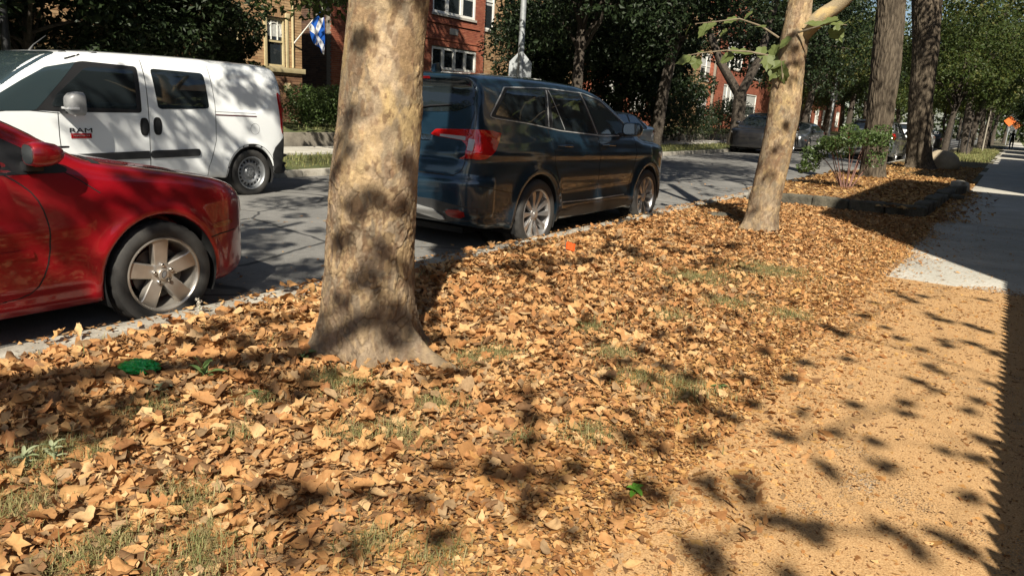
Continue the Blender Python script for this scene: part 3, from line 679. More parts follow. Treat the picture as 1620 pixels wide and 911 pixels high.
def make_suv():
    PNT = paint('steel_blue_paint', (.011, .032, .054), .28, .45, 1.0, .02)
    car = thing('blue_suv', 'dark steel blue sport utility vehicle with red tail lights, parked behind the near trunk', 'car', (-1.09, 6.67, -.13))
    B = Body((-1.1, -1.3, .14), (1.1, 3.95, 1.95), .022)
    side = spline([(-1.06, .36), (-1.12, .50), (-1.135, .70), (-1.10, .90), (-1.055, 1.05), (-1.02, 1.20), (-.93, 1.45), (-.86, 1.62), (-.92, 1.715), (-.80, 1.755), (-.5, 1.785), (0, 1.80), (.6, 1.795), (1.1, 1.765), (1.5, 1.70), (1.85, 1.575), (2.25, 1.355), (2.58, 1.165), (2.75, 1.125), (3.1, 1.09), (3.45, 1.02), (3.66, .92), (3.745, .76), (3.755, .5), (3.70, .32), (3.5, .26), (2.2, .25), (.6, .25), (-.6, .27), (-.95, .31)])
    plan = spline([(0, -1.18), (.55, -1.15), (.80, -1.08), (.925, -.94), (.975, -.70), (.99, -.2), (.995, .6), (1.0, 1.6), (1.0, 2.4), (.99, 2.9), (.96, 3.25), (.86, 3.52), (.64, 3.70), (.3, 3.78), (0, 3.79), (-.5, 3.7), (-.5, -1.1)])
    sec = spline([(0, .16), (.88, .18), (.945, .30), (.985, .50), (1.0, .75), (.995, .95), (.965, 1.08), (.915, 1.18), (.855, 1.36), (.795, 1.53), (.735, 1.66), (.62, 1.755), (.35, 1.80), (0, 1.82), (-.5, 1.7), (-.5, .2)])
    X, Y, Z = B.grid(); f = smax(smax(B.yz(side), B.xy(plan), .09), B.xz(sec), .08)
    ax = np.abs(X)
    for yc in (0, 2.82):
        d = np.sqrt((Y - yc) ** 2 + (Z - .37) ** 2)
        f = f - .022 * np.exp(-((d - .455) / .06) ** 2) * np.clip((ax - .75) / .1, 0, 1) * (Z > .24)
        f = smax(f, -np.maximum(d - .415, .66 - ax), .014)
    f = f - .016 * np.exp(-((Z - (1.00 - .02 * Y)) / .05) ** 2) * (ax > .7) * (Y < 2.9)
    f = f + .012 * np.exp(-((Z - .58) / .09) ** 2) * (ax > .7) * (np.abs(Y - 1.4) < .95)
    f = f - .014 * np.exp(-((Z - .40) / .05) ** 2) * (ax > .7) * (np.abs(Y - 1.4) < 1.0)
    rear = Y < -.8
    f = f - .03 * np.clip((.80 - Z) / .05, 0, 1) * np.clip((Z - .40) / .05, 0, 1) * rear        # bumper stands proud
    f = f + .014 * np.exp(-((Z - .955) / .03) ** 2) * rear * (ax < .8)
    B.finish(f); link('body', B.mesh('body', [PNT]), car)
    for s in (1, -1):
        mb = MB(); fr = rnd([(-.78, 1.36), (-.41, 1.645), (.4, 1.675), (1.22, 1.66), (1.62, 1.595), (2.12, 1.35), (2.38, 1.185), (1.5, 1.18), (.5, 1.235), (-.1, 1.30), (-.72, 1.345)], .03)
        B.panel('window_frame', fr, 0, s, .003, M['trim'], car)
        B.line('window_trim', np.concatenate([fr[11:], fr[:2]]) if False else np.concatenate([fr, fr[:1]]), 0, s, .010, .006, M['silver'], car, 0, True)
        B.panel('window', rnd([(-.69, 1.375), (-.37, 1.625), (.36, 1.655), (.19, 1.275), (-.1, 1.315)], .025), 0, s, .007, M['glass'], car)
        B.panel('window', rnd([(.46, 1.655), (1.12, 1.645), (1.31, 1.205), (.5, 1.25), (.35, 1.265)], .025), 0, s, .007, M['glass'], car)
        B.panel('window', rnd([(1.20, 1.64), (1.58, 1.575), (2.06, 1.345), (2.25, 1.20), (1.41, 1.205)], .025), 0, s, .007, M['glass_light'], car)
        B.line('panel_gap', [(.24, 1.255), (.27, 1.05), (.31, .90), (.40, .72), (.50, .60), (.53, .44), (.53, .36)], 0, s, .007, .0015, M['seam'], car, 1, False)
        B.line('panel_gap', [(1.36, 1.18), (1.35, 1.0), (1.36, .7), (1.40, .36)], 0, s, .007, .0015, M['seam'], car, 1, False)
        B.line('panel_gap', [(2.36, 1.17), (2.38, 1.0), (2.33, .8), (2.26, .6), (2.22, .40)], 0, s, .007, .0015, M['seam'], car, 1, False)
        B.line('panel_gap', [(2.08, .36), (.52, .36)], 0, s, .007, .0015, M['seam'], car, 0, False)
        B.line('panel_gap', [(-.47, .62), (-.7, .66), (-.93, .70), (-1.02, .72)], 0, s, .007, .0015, M['seam'], car, 0, False)

        mb = MB(); B.line('sill_trim', [(.50, .46), (1.2, .445), (2.10, .445)], 0, s, .012, .012, M['silver'], car, 0, True)
        B.line('window_trim', [(.40, 1.655), (.27, 1.27)], 0, s, .010, .009, M['silver'], car, 0, True); B.line('window_trim', [(.44, 1.655), (.60, 1.245)], 0, s, .009, .009, M['silver'], car, 0, True); B.line('window_trim', [(1.16, 1.65), (1.36, 1.20)], 0, s, .009, .009, M['silver'], car, 0, True)
        B.panel('sill_cladding', chaikin([(.45, .40), (2.38, .40), (2.42, .27), (.42, .27)], 1), 0, s, .008, M['plastic'], car)
        mb = MB(); th = np.linspace(-.12, math.pi + .12, 44)
        for yc in (0, 2.82): B.line('arch_cladding', np.stack([yc + .448 * np.cos(th), .37 + .448 * np.sin(th)], 1), 0, s, .055, .007, M['plastic'], car, 0, True)

        # tail light: block on the body side, bar on the tailgate
        B.panel('tail_light', rnd([(-1.03, 1.235), (-.80, 1.23), (-.645, 1.205), (-.80, 1.05), (-.93, .965), (-1.07, .955)], .02), 0, s, .006, M['lamp_red'], car)
        B.panel('tail_light', [(s * .80, 1.235), (s * .93, 1.235), (s * .93, .965), (s * .80, .965)], 1, -1, .010, M['lamp_red'], car)
        lb = B.panel('tail_light', rnd([(s * .79, 1.235), (s * .40, 1.215), (s * .35, 1.165), (s * .42, 1.150), (s * .79, 1.125)], .015), 1, -1, .010, M['lamp_red'], car)
        B.panel('reversing_lamp', [(s * .775, 1.168), (s * .47, 1.172), (s * .47, 1.152), (s * .775, 1.130)], 1, -1, .014, M['lamp_dim'], lb)
        B.panel('reversing_lamp', rnd([(s * .81, 1.15), (s * .865, 1.145), (s * .865, 1.035), (s * .81, 1.045)], .01), 1, -1, .014, M['lamp_dim'], lb)
        B.panel('reflector', chaikin([(s * .62, .475), (s * .83, .485), (s * .82, .40), (s * .64, .395)], 1), 1, -1, .006, mat('dim_red', (.22, .01, .008), .2), car)
        for yc in (0, 2.82):
            liner(car, yc, .37, .414, s * .64, s * .96)
            add_wheel(car, 'ten', .375, .268, .235, s * .975, yc, 0, .2)
        x0 = s * .93; ring = []
        for dy, sc in [(-.07, .88), (-.055, 1), (0, 1), (.05, .88), (.09, .6), (.105, .3)]:
            for t in np.linspace(0, 2 * math.pi, 20, endpoint=False):
                ct, st = math.cos(t), math.sin(t); ring.append((x0 + s * (.155 + .125 * sc * np.sign(ct) * abs(ct) ** .6), 1.98 + dy, 1.27 + .085 * sc * np.sign(st) * abs(st) ** .6))
        mm = MB().add(ring, [(i * 20 + j, i * 20 + (j + 1) % 20, (i + 1) * 20 + (j + 1) % 20, (i + 1) * 20 + j) for i in range(5) for j in range(20)] + [tuple(range(20)), tuple(range(100, 120))]).build('side_mirror', PNT, car, True, angle=.8)
        g = MB(); c = np.mean(ring[:20], 0); a = [tuple(c + (np.array(p) - c) * .9 + np.array([0, -.004, 0])) for p in ring[:20]]; g.v = a + [(p[0], p[1] + .012, p[2]) for p in a]
        g.f = [tuple(range(20)), tuple(range(20, 40))] + [(i, (i + 1) % 20, 20 + (i + 1) % 20, 20 + i) for i in range(20)]; g.build('mirror_glass', M['mirror'], mm)
        MB().box((min(x0 - s * .1, x0 + s * .06), 1.94, 1.175), (max(x0 - s * .1, x0 + s * .06), 2.04, 1.22)).build('mirror_arm', M['trim'], mm, True, .012)
        for y0 in (.38, 1.44):
            MB().tube([(s * .95, y0, 1.075), (s * 1.02, y0 + .03, 1.08), (s * 1.02, y0 + .20, 1.075), (s * .95, y0 + .23, 1.07)], [.013] * 4, 8).build('door_handle', PNT, car, True)
        B.panel('headlight', chaikin([(3.1, .98), (3.5, .92), (3.62, .84), (3.3, .86)], 1), 0, s, .005, M['lamp_white'], car)
    B.panel('rear_window', chaikin([(-.78, 1.40), (0, 1.36), (.78, 1.40), (.73, 1.64), (.60, 1.685), (0, 1.70), (-.60, 1.685), (-.73, 1.64)], 1), 1, -1, .006, M['glass'], car, step=.05)
    mb = MB()
    for s in (1, -1): B.line('tailgate_gap', [(s * .80, 1.40), (s * .79, 1.1), (s * .795, .93), (s * .77, .84), (s * .68, .80)], 1, -1, .008, .0015, M['seam'], car, 1, False)
    B.line('tailgate_gap', [(-.7, .80), (.7, .80)], 1, -1, .012, .0015, M['seam'], car, 0, False)
    B.panel('number_plate', [(-.16, .99), (.16, .99), (.16, .84), (-.16, .84)], 1, -1, .012, M['silver'], car)
    B.panel('chrome_bar', [(-.36, 1.16), (.36, 1.16), (.36, 1.11), (-.36, 1.11)], 1, -1, .014, M['chrome'], car)
    B.panel('bumper_cladding', chaikin([(-.96, .56), (.96, .56), (.96, .33), (-.96, .33)], 1), 1, -1, .004, M['plastic'], car)
    B.panel('skid_plate', chaikin([(-.62, .37), (-.44, .495), (.44, .495), (.62, .37), (.5, .35), (.38, .415), (-.38, .415), (-.5, .35)], 1), 1, -1, .022, M['silver'], car)
    wp = B.put(1, -1, np.array([(.02, 1.335), (.05, 1.40), (.28, 1.43), (.52, 1.45)]), .02); MB().tube([tuple(p) for p in wp], [.016, .013, .009, .007], 6).build('rear_wiper', M['trim'], car, True)
    B.line('brake_light', [(-.22, 1.695), (.22, 1.695)], 1, -1, .022, .008, M['lamp_red'], car)
    B.panel('windscreen', chaikin([(-.82, 2.5), (0, 2.62), (.82, 2.5), (.70, 1.62), (0, 1.48), (-.70, 1.62)], 1), 2, 1, .004, M['glass'], car, step=.05)
    MB().prism([(-.62, 1.76), (-.48, 1.775), (-.53, 1.86), (-.60, 1.84)], -.022, .022, 0).build('roof_aerial', PNT, car, True, .008)
    MB().box((-.6, -.8, .2), (.6, 3.4, .26)).build('underbody', M['liner'], car)
    return car
RED = make_sedan(); VAN = make_van(); SUV = make_suv()
# ================================================================== BUILDINGS
def U(x, y, X=None, Y=None, Z=0.0):
    """world point seen at a pixel of the 1620 x 911 photograph, on a chosen plane"""
    d = CF + (x - 810) / FPX * CR - (y - 455.5) / FPX * CU
    t = (X - CAM_C[0]) / d[0] if X is not None else (Y - CAM_C[1]) / d[1] if Y is not None else (Z - CAM_C[2]) / d[2]
    return CAM_C + d * t
def brick_mat(name, stops):
    m = mat(name, stops[0], .88); t = NT(m)
    r = t.math('FRACT', t.math('ADD', t.rnd(), t.objrnd())); n = len(stops)
    c = t.ramp(r, [(i / (n - 1), s) for i, s in enumerate(stops)])
    p = t.pos(); f = t.noise(22, 4, .7, p); g = t.noise(.9, 4, .6, p)
    c = t.mix(.5, c, t.ramp(f, [(.3, (.6, .6, .6)), (.65, (1.1, 1.1, 1.1))]), 'MULTIPLY')
    c = t.mix(.4, c, t.ramp(g, [(.35, (.6, .58, .55)), (.6, (1.05, 1.05, 1.05))]), 'MULTIPLY')
    t.l(c, t.b.inputs['Base Color']); t.bump(f, .4, .004); return m
M['brick_tan'] = brick_mat('tan_brick', [(.34, .20, .10), (.42, .27, .14), (.30, .165, .08), (.46, .31, .17), (.37, .22, .11)])
M['brick_brown'] = brick_mat('brown_brick', [(.17, .085, .045), (.22, .115, .06), (.13, .065, .04), (.26, .14, .075)])
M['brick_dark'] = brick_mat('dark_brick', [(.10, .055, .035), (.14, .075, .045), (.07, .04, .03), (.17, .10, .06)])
M['brick_red'] = brick_mat('red_brick', [(.30, .085, .045), (.36, .115, .06), (.25, .065, .035), (.40, .145, .08)])
M['mortar'] = vmat('mortar', (.20, .17, .13), (.28, .24, .19), 20, .95, .2, .004)
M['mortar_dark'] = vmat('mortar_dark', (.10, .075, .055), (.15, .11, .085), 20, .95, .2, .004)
M['stone_cream'] = vmat('cream_stone', (.50, .41, .22), (.60, .50, .29), 6, .8, .2, .004, fine=60)
M['stone_grey'] = vmat('grey_stone', (.42, .39, .33), (.52, .48, .42), 6, .8, .2, .004, fine=60)
M['white_wood'] = vmat('white_wood', (.68, .66, .60), (.78, .77, .72), 8, .5, .1, .003)
M['pane'] = mat('window_pane', (.02, .025, .028), .05, 0, Specular_IOR_Level=.8)
M['curtain'] = vmat('curtain', (.34, .34, .32), (.50, .50, .47), 12, .9, .3, .01)
M['roofing'] = mat('roofing', (.06, .058, .055), .9)
NBRICK = {'left': 300}
def wall(parent, name, axis, c, a0, a1, z0, z1, holes, bm_, mm, out=1, single=0, th=.25, solid=False, split=None, low=None):
    """brick wall; axis 'x': faces +X at x = c and runs along Y; axis 'y': faces -Y at y = c and runs along X. holes: (a0, a1, z0, z1)"""
    def P(a, z, d): return (c + d, a, z) if axis == 'x' else (a, c - d, z)
    ac = sorted({a0, a1, *[min(max(h[i], a0), a1) for h in holes for i in (0, 1)]}); zc = sorted({z0, z1, *[min(max(h[i], z0), z1) for h in holes for i in (2, 3)]})
    mb = MB()
    for i in range(len(ac) - 1):
        for j in range(len(zc) - 1):
            am, zm = (ac[i] + ac[i + 1]) / 2, (zc[j] + zc[j + 1]) / 2
            if any(h[0] < am < h[1] and h[2] < zm < h[3] for h in holes): continue
            V = [P(a, z, d) for d in (-th, 0) for a, z in ((ac[i], zc[j]), (ac[i + 1], zc[j]), (ac[i + 1], zc[j + 1]), (ac[i], zc[j + 1]))]
            mb.add(V, [(0, 1, 2, 3), (4, 5, 6, 7), (0, 1, 5, 4), (1, 2, 6, 5), (2, 3, 7, 6), (3, 0, 4, 7)])
    w_ = mb.build(name, mm, parent)
    ch, L, g = .076, .213, .010; rows = []; k = 0; z = z0
    while z < z1 - .02:
        zt = min(z + ch - g, z1); a = a0 - (L / 2 if k % 2 else 0)
        segs = [(a0, a1)]
        for h in holes:
            if h[2] < zt - .005 and h[3] > z + .005:
                ns = []
                for s, e in segs:
                    if h[1] <= s or h[0] >= e: ns.append((s, e)); continue
                    if h[0] > s: ns.append((s, h[0]))
                    if h[1] < e: ns.append((h[1], e))
                segs = ns
        while a < a1:
            for s, e in segs:
                s2, e2 = max(a, s), min(a + L - g, e)
                if e2 - s2 > .03: rows.append((s2, e2, z, zt))
            a += L
        z += ch; k += 1
    rows = np.array(rows)
    if len(rows) == 0: return w_
    pts = np.array([P((r[0] + r[1]) / 2, (r[2] + r[3]) / 2, 0) for r in rows]); q = proj(pts)
    dist = np.linalg.norm(pts - CAM_C, axis=1); inf = (q[:, 0] > 0) & (q[:, 0] < 1620) & (q[:, 1] > 0) & (q[:, 1] < 911)
    order = np.argsort(np.where(inf, dist, 1e6)); pick = order[:single]; one = np.zeros(len(rows), bool); one[pick] = inf[pick]
    me = {}
    for i in np.where(one)[0]:
        r = rows[i]; Lr = round(r[1] - r[0], 2); m_ = low if (low and r[3] < split) else bm_
        if (Lr, m_) not in me:
            lo, hi = ((-.05, -Lr / 2, -.033), (.012, Lr / 2, .033)) if axis == 'x' else ((-Lr / 2, -.012, -.033), (Lr / 2, .05, .033))
            me[(Lr, m_)] = MB().box(lo, hi).mesh('brick', m_)
        p = P((r[0] + r[1]) / 2, (r[2] + r[3]) / 2, random.uniform(-.002, .003)); link('brick', me[(Lr, m_)], w_, p)
    R = rows[~one]; n = len(R); d = .012 + RNG.uniform(-.003, .003, n)
    def arr(a, z, dd): return np.stack([c + dd, a, z], 1) if axis == 'x' else np.stack([a, c - dd, z], 1)
    b = np.zeros(n) - .05
    V = np.stack([arr(R[:, 0], R[:, 2], b), arr(R[:, 1], R[:, 2], b), arr(R[:, 1], R[:, 3], b), arr(R[:, 0], R[:, 3], b), arr(R[:, 0], R[:, 2], d), arr(R[:, 1], R[:, 2], d), arr(R[:, 1], R[:, 3], d), arr(R[:, 0], R[:, 3], d)], 1).reshape(-1, 3)
    f = np.array([(4, 5, 6, 7), (0, 1, 5, 4), (1, 2, 6, 5), (2, 3, 7, 6), (3, 0, 4, 7)])
    if axis == 'y': f = f
    F = (np.arange(n)[:, None, None] * 8 + f[None]).reshape(-1, 4)
    mi = np.repeat((R[:, 3] < split).astype(int), 5) if low else None
    link('brickwork', npmesh('brickwork', V, F, False, [bm_] + ([low] if low else []), mi), w_, kind='stuff')
    return w_
def window(parent, axis, c, a0, a1, z0, z1, m, depth=.12, sash=.05, lights=1, hung=True, arch=False, sill=None, blind=None):
    """sash window set back in its opening"""
    def B(mb, A0, A1, Z0, Z1, d0, d1):
        lo, hi = ((c + d0, A0, Z0), (c + d1, A1, Z1)) if axis == 'x' else ((A0, c - d1, Z0), (A1, c - d0, Z1)); return mb.box(lo, hi)
    fr = MB(); s = sash; e = .002
    B(fr, a0 + e, a0 + s, z0 + e, z1 - e, -depth, -depth + .07); B(fr, a1 - s, a1 - e, z0 + e, z1 - e, -depth, -depth + .07)
    B(fr, a0 + s, a1 - s, z0 + e, z0 + s, -depth, -depth + .07); B(fr, a0 + s, a1 - s, z1 - s, z1 - e, -depth, -depth + .07)
    w_ = fr.build('window', m, parent)
    n = lights; st = (a1 - a0) / n
    for i in range(1, n): B(MB(), a0 + i * st - s * .8, a0 + i * st + s * .8, z0 + s, z1 - s, -depth + .001, -depth + .075).build('mullion', m, w_)
    zm = z0 + (z1 - z0) * .52
    for i in range(n):
        A0 = a0 + i * st + s * .8; A1 = a0 + (i + 1) * st - s * .8
        if hung: B(MB(), A0, A1, zm - .025, zm + .025, -depth + .002, -depth + .05).build('sash_bar', m, w_)
        B(MB(), A0, A1, z0 + s, z1 - s, -depth - .012, -depth + .012).build('pane', M['pane'], w_)
        if blind: B(MB(), A0, A1, z0 + (z1 - z0) * blind[i % len(blind)], z1 - s, -depth + .013, -depth + .018).build('blind', M['curtain'], w_)
    if sill: B(MB(), a0 - .06, a1 + .06, z0 - .10, z0 - .002, -.1, .07).build('sill', sill, w_)
    return w_
# ---- tan brick house with the flag
HX = -14.0
h1 = thing('brick_house', 'tan brick house with cream stone window surround, flag on its corner', 'house', (0, 0, 0))
op = [(14.27, 14.93, 2.10, 3.42), (12.55, 13.25, 2.10, 3.42), (9.6, 10.4, 2.10, 3.42), (6.5, 7.3, 2.1, 3.42), (14.2, 14.95, 5.2, 6.6), (12.4, 13.2, 5.2, 6.6), (9.6, 10.4, 5.2, 6.6)]
wall(h1, 'front_wall', 'x', HX, 3.0, 15.52, .35, 8.6, op, M['brick_tan'], M['mortar'], single=300, split=1.93, low=M['brick_brown'])
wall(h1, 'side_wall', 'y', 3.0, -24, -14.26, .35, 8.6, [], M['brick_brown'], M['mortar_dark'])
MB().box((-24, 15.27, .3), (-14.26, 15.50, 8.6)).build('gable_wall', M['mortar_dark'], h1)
MB().box((-24.1, 2.9, 8.61), (-13.9, 15.6, 8.8)).build('roof', M['roofing'], h1)
MB().box((HX - .1, 3.0, 1.945), (HX + .085, 15.60, 2.085)).build('stone_band', M['stone_cream'], h1, True, .01)
for (a0, a1, z0, z1) in op:
    wn = window(h1, 'x', HX, a0, a1, z0, z1, M['stone_cream'], .10, .055, 1, True, blind=[.62])
    ow, ih = a1 - a0, z1 - z0
    for k in (1, 2): MB().box((HX - .085, a0 + ow * k / 3 - .011, z0 + ih * .55), (HX - .055, a0 + ow * k / 3 + .011, z1 - .06)).build('glazing_bar', M['white_wood'], wn)
    th = np.linspace(0, math.pi, 9); MB().tube([(HX - .07, (a0 + a1) / 2 + .25 * math.cos(t), z1 - .42 + .30 * math.sin(t)) for t in th], [.013] * 9, 5).build('glazing_bar', M['white_wood'], wn)
    if z0 < 3:
        MB().box((HX - .08, a1 + .004, z0 - .01), (HX + .045, a1 + .085, z1 + .02)).build('stone_surround', M['stone_cream'], wn, True, .008)
        MB().box((HX - .08, a0 - .10, z0 - .01), (HX + .045, a0 - .004, z1 + .02)).build('stone_surround', M['stone_cream'], wn, True, .008)
        MB().box((HX - .05, a1 - .02, z1 + .025), (HX + .055, a1 + .14, z1 + .16)).build('label_stop', M['stone_cream'], wn, True, .01)
    y = a0 - .1
    ls = MB().box((-.05, .004, 0), (.022, .062, .20)).mesh('soldier_brick', M['brick_tan'])
    while y < a1 + .03: link('soldier_brick', ls, wn, (HX, y, z1 + .025)); y += .070
MB().box((HX, 14.86, 1.42), (HX + .06, 15.05, 1.66)).build('meter_box', M['stone_cream'], h1, True, .01)
MB().tube([(HX + .045, 15.16, 2.1), (HX + .045, 15.17, 8.4)], [.035, .035], 8).build('downpipe', M['stone_cream'], h1, True)
# flag on a slanting pole
b0 = np.array([HX + .02, 15.18, 2.74]); tip = U(511, 12, X=-13.05)
pol = thing('flagpole', 'slanting white flagpole fixed to the tan house corner', 'flagpole', tuple(b0))
MB().tube([(0, 0, 0), tuple(tip - b0)], [.019, .016], 8).build('pole', M['white_wood'], pol, True)
MB().lathe([(.0005, -.02), (.025, -.01), (.03, .01), (.018, .03), (.0005, .035)], 12, 'z').build('finial', M['stone_cream'], pol, True, loc=tuple(tip - b0))
MB().box((-.03, -.05, -.08), (.03, .05, .07)).build('bracket', M['trim'], pol, True, .008)
m = mat('flag_cloth', (.02, .13, .55), .8); t = NT(m); uv = t.n('UVMap').outputs[0]; sx = t.n('SeparateXYZ', {0: uv}); u_, v_ = sx.outputs[0], sx.outputs[1]
d1_ = t.math('ABSOLUTE', t.math('SUBTRACT', u_, v_)); d2_ = t.math('ABSOLUTE', t.math('SUBTRACT', t.math('ADD', u_, v_), 1.0)); f_ = t.math('LESS_THAN', t.math('MINIMUM', d1_, d2_), .125)
c_ = t.mix(f_, (.008, .11, .52, 1), (.82, .84, .86, 1)); t.l(c_, t.b.inputs['Base Color'])
tr = t.n('BsdfTranslucent'); t.l(c_, tr.inputs['Color']); mx = t.n('MixShader', {0: .35}); t.l(t.b.outputs[0], mx.inputs[1]); t.l(tr.outputs[0], mx.inputs[2]); t.l(mx.outputs[0], t.out.inputs[0])
nu, nv = 28, 28; V = []; UVs = []
dv = (tip - b0); e0 = b0 + dv * .99; e1 = b0 + dv * .52
for i in range(nu + 1):
    s_ = i / nu
    top = e0 * (1 - s_) + e1 * s_
    for j in range(nv + 1):
        q = j / nv; drop = 1.28 * q * (1 - .55 * s_ * q); gather = .62 * q * s_
        p = top + (e0 - e1) * (gather * .9) * np.array([1, 1, .35]) + np.array([0, 0, -drop])
        p = p + np.array([.085 * math.sin(9 * s_ + 2.0 * q + .5) * (.25 + q), .07 * math.sin(7.5 * s_ + 1.2 - q * 1.5) * (.2 + q), 0])
        V.append(p); UVs.append((q, 1 - s_))
ix = np.arange((nu + 1) * (nv + 1)).reshape(nu + 1, nv + 1); F = np.stack([ix[:-1, :-1].ravel(), ix[1:, :-1].ravel(), ix[1:, 1:].ravel(), ix[:-1, 1:].ravel()], 1)
me = npmesh('flag', np.array(V), F, True, [m]); uvl = me.uv_layers.new(name='UVMap'); lv = np.zeros(len(me.loops), np.int32); me.loops.foreach_get('vertex_index', lv); uvl.data.foreach_set('uv', np.array(UVs)[lv].astype(np.float32).ravel())
tag(link('flag', me), 'blue flag with white diagonal cross hanging from the slanting pole', 'flag')
# ---- red brick flats
RX = -18.0
ya = float(U(524, 120, X=RX)[1]); yb = float(U(766, 60, X=RX)[1])
h2 = thing('brick_flats', 'red brick flats with grouped white windows and a pale stone plaque', 'apartment building')
def rect(x0, x1, ym0, ym1, X=RX):
    xm = (x0 + x1) / 2; A = U(x0, ym0, X=X); Bp = U(x1, ym0, X=X); C0 = U(xm, ym0, X=X)[2]; C1 = U(xm, ym1, X=X)[2]
    return (float(A[1]), float(Bp[1]), float(min(C0, C1)), float(max(C0, C1)))
w_up = rect(684, 752, 26, -62); w_lo = rect(682, 752, 112, 78); w_dr = rect(548, 576, 132, 90); w_a = rect(575, 640, 40, -50); w_b = rect(580, 640, 118, 78); w_c = rect(528, 548, 40, -20)
op2 = [w_up, w_lo, w_dr, w_a, w_b]
wall(h2, 'front_wall', 'x', RX, ya, yb, .3, 9.5, op2, M['brick_red'], M['mortar'], single=300)
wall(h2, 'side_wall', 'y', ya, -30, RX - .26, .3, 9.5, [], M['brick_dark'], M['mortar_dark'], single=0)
MB().box((-30, ya - .1, 9.51), (RX + .1, yb + .05, 9.7)).build('roof', M['roofing'], h2)
for wd_, n in ((w_up, 3), (w_a, 3)): window(h2, 'x', RX, *wd_, M['white_wood'], .08, .11, n, True, sill=M['stone_grey'], blind=[.25, .5, .35])
for wd_, n in ((w_lo, 4), (w_b, 3)): window(h2, 'x', RX, *wd_, M['white_wood'], .08, .10, n, False, sill=M['stone_grey'])
window(h2, 'x', RX, *w_dr, M['white_wood'], .08, .08, 1, True)
pl = rect(711, 724, 56, 46); MB().box((RX - .02, pl[0], pl[2]), (RX + .035, pl[1], pl[3])).build('plaque', M['stone_grey'], h2, True, .008)
sd = MB().box((-.05, .004, 0), (.022, .070, .22)).mesh('soldier_brick', M['brick_red'])
y = w_lo[0] - .1
while y < w_lo[1] + .05: link('soldier_brick', sd, h2, (RX + .008, y, w_lo[3] + .05)); y += .078
for zz in (w_up[2] - .42, w_lo[3] + .30): MB().box((RX - .02, w_lo[0] - .5, zz), (RX + .055, yb - .4, zz + .07)).build('string_course', M['brick_red'], h2)
rs = rect(529, 548, 166, 160); MB().box((RX - .02, rs[0], rs[2]), (RX + .09, rs[1] + .3, rs[3])).build('stone_sill', M['stone_grey'], h2, True, .01)
nt_ = rect(542, 550, 103, 90); MB().box((RX, nt_[0], nt_[2]), (RX + .03, nt_[1], nt_[3])).build('notice', M['white_wood'], h2)
# ---- tan brick flats beyond, then more houses down the street
def flats(name, label, X, y0, y1, h, bmat, mm, wins, wm, side=None, depth=10, single=0, z0=.2):
    o = thing(name, label, 'apartment building'); hs = [w_[:4] for w_ in wins]
    wall(o, 'front_wall', 'x', X, y0, y1, z0, h, hs, bmat, mm, single=single)
    wall(o, 'side_wall', 'y', y0, X - depth, X - .26, z0, h, [], side or bmat, mm)
    MB().box((X - depth, y0 - .1, h + .01), (X + .1, y1 + .1, h + .2)).build('roof', M['roofing'], o)
    for w_ in wins: window(o, 'x', X, *w_[:4], wm, .08, .09, w_[4], True, sill=M['stone_grey'], blind=[.45, .3])
    return o
tw = rect(764, 781, 48, -40, -18.4); tw2 = rect(838, 864, 58, 8, -18.4); tw3 = rect(838, 866, 130, 92, -18.4)
h3 = flats('brick_flats', 'tan brick flats with dark window half hidden by street trees', -18.4, yb + .05, 40.0, 9.0, M['brick_tan'], M['mortar'], [(*tw, 1), (*tw2, 2), (*tw3, 2), (36.2, 38.2, 2.2, 3.7, 3), (36.2, 38.2, 5, 6.6, 3)], M['white_wood'])
flats('brick_flats', 'red brick flats showing through the dark street trees', -17.5, 41.0, 54, 9.0, M['brick_red'], M['mortar'], [(42, 44, 1.6, 3.3, 3), (46, 48.5, 1.6, 3.3, 3), (50, 52, 1.6, 3.3, 3), (42, 44, 4.6, 6.2, 3), (46, 48.5, 4.6, 6.2, 3)], M['white_wood'])
f4 = rect(1110, 1128, 190, 110, -17.0)
flats('brick_flats', 'pale tan brick flats down the street with tall windows', -17.0, float(U(1064, 120, X=-17)[1]), float(U(1128, 120, X=-17)[1]), 9.5, M['brick_tan'], M['mortar'], [(float(U(1104, 150, X=-17)[1]), float(U(1122, 150, X=-17)[1]), 1.3, 3.0, 2), (float(U(1104, 150, X=-17)[1]), float(U(1122, 150, X=-17)[1]), 4.2, 6.2, 2)], M['white_wood'])
ys = [float(U(x, 130, X=-16.5)[1]) for x in (1132, 1146, 1171, 1180, 1200, 1222, 1250)]
flats('brick_flats', 'red brick flats with tall rows of narrow white windows', -16.5, ys[0], ys[6], 11.0, M['brick_red'], M['mortar'], [(ys[1], ys[2], 1.9, 4.1, 4), (ys[1], ys[2], 5.4, 7.8, 4), (ys[3], ys[4], 1.7, 3.6, 1), (ys[3], ys[4] + 1, 5.0, 8.0, 2)], M['white_wood'])
flats('brick_flats', 'far red brick flats seen past the leaning trunk', -15.5, ys[6] + 3, ys[6] + 24, 9.0, M['brick_red'], M['mortar'], [(ys[6] + 5 + 4 * i, ys[6] + 7 + 4 * i, 1.2, 3.0, 3) for i in range(5)], M['white_wood'])
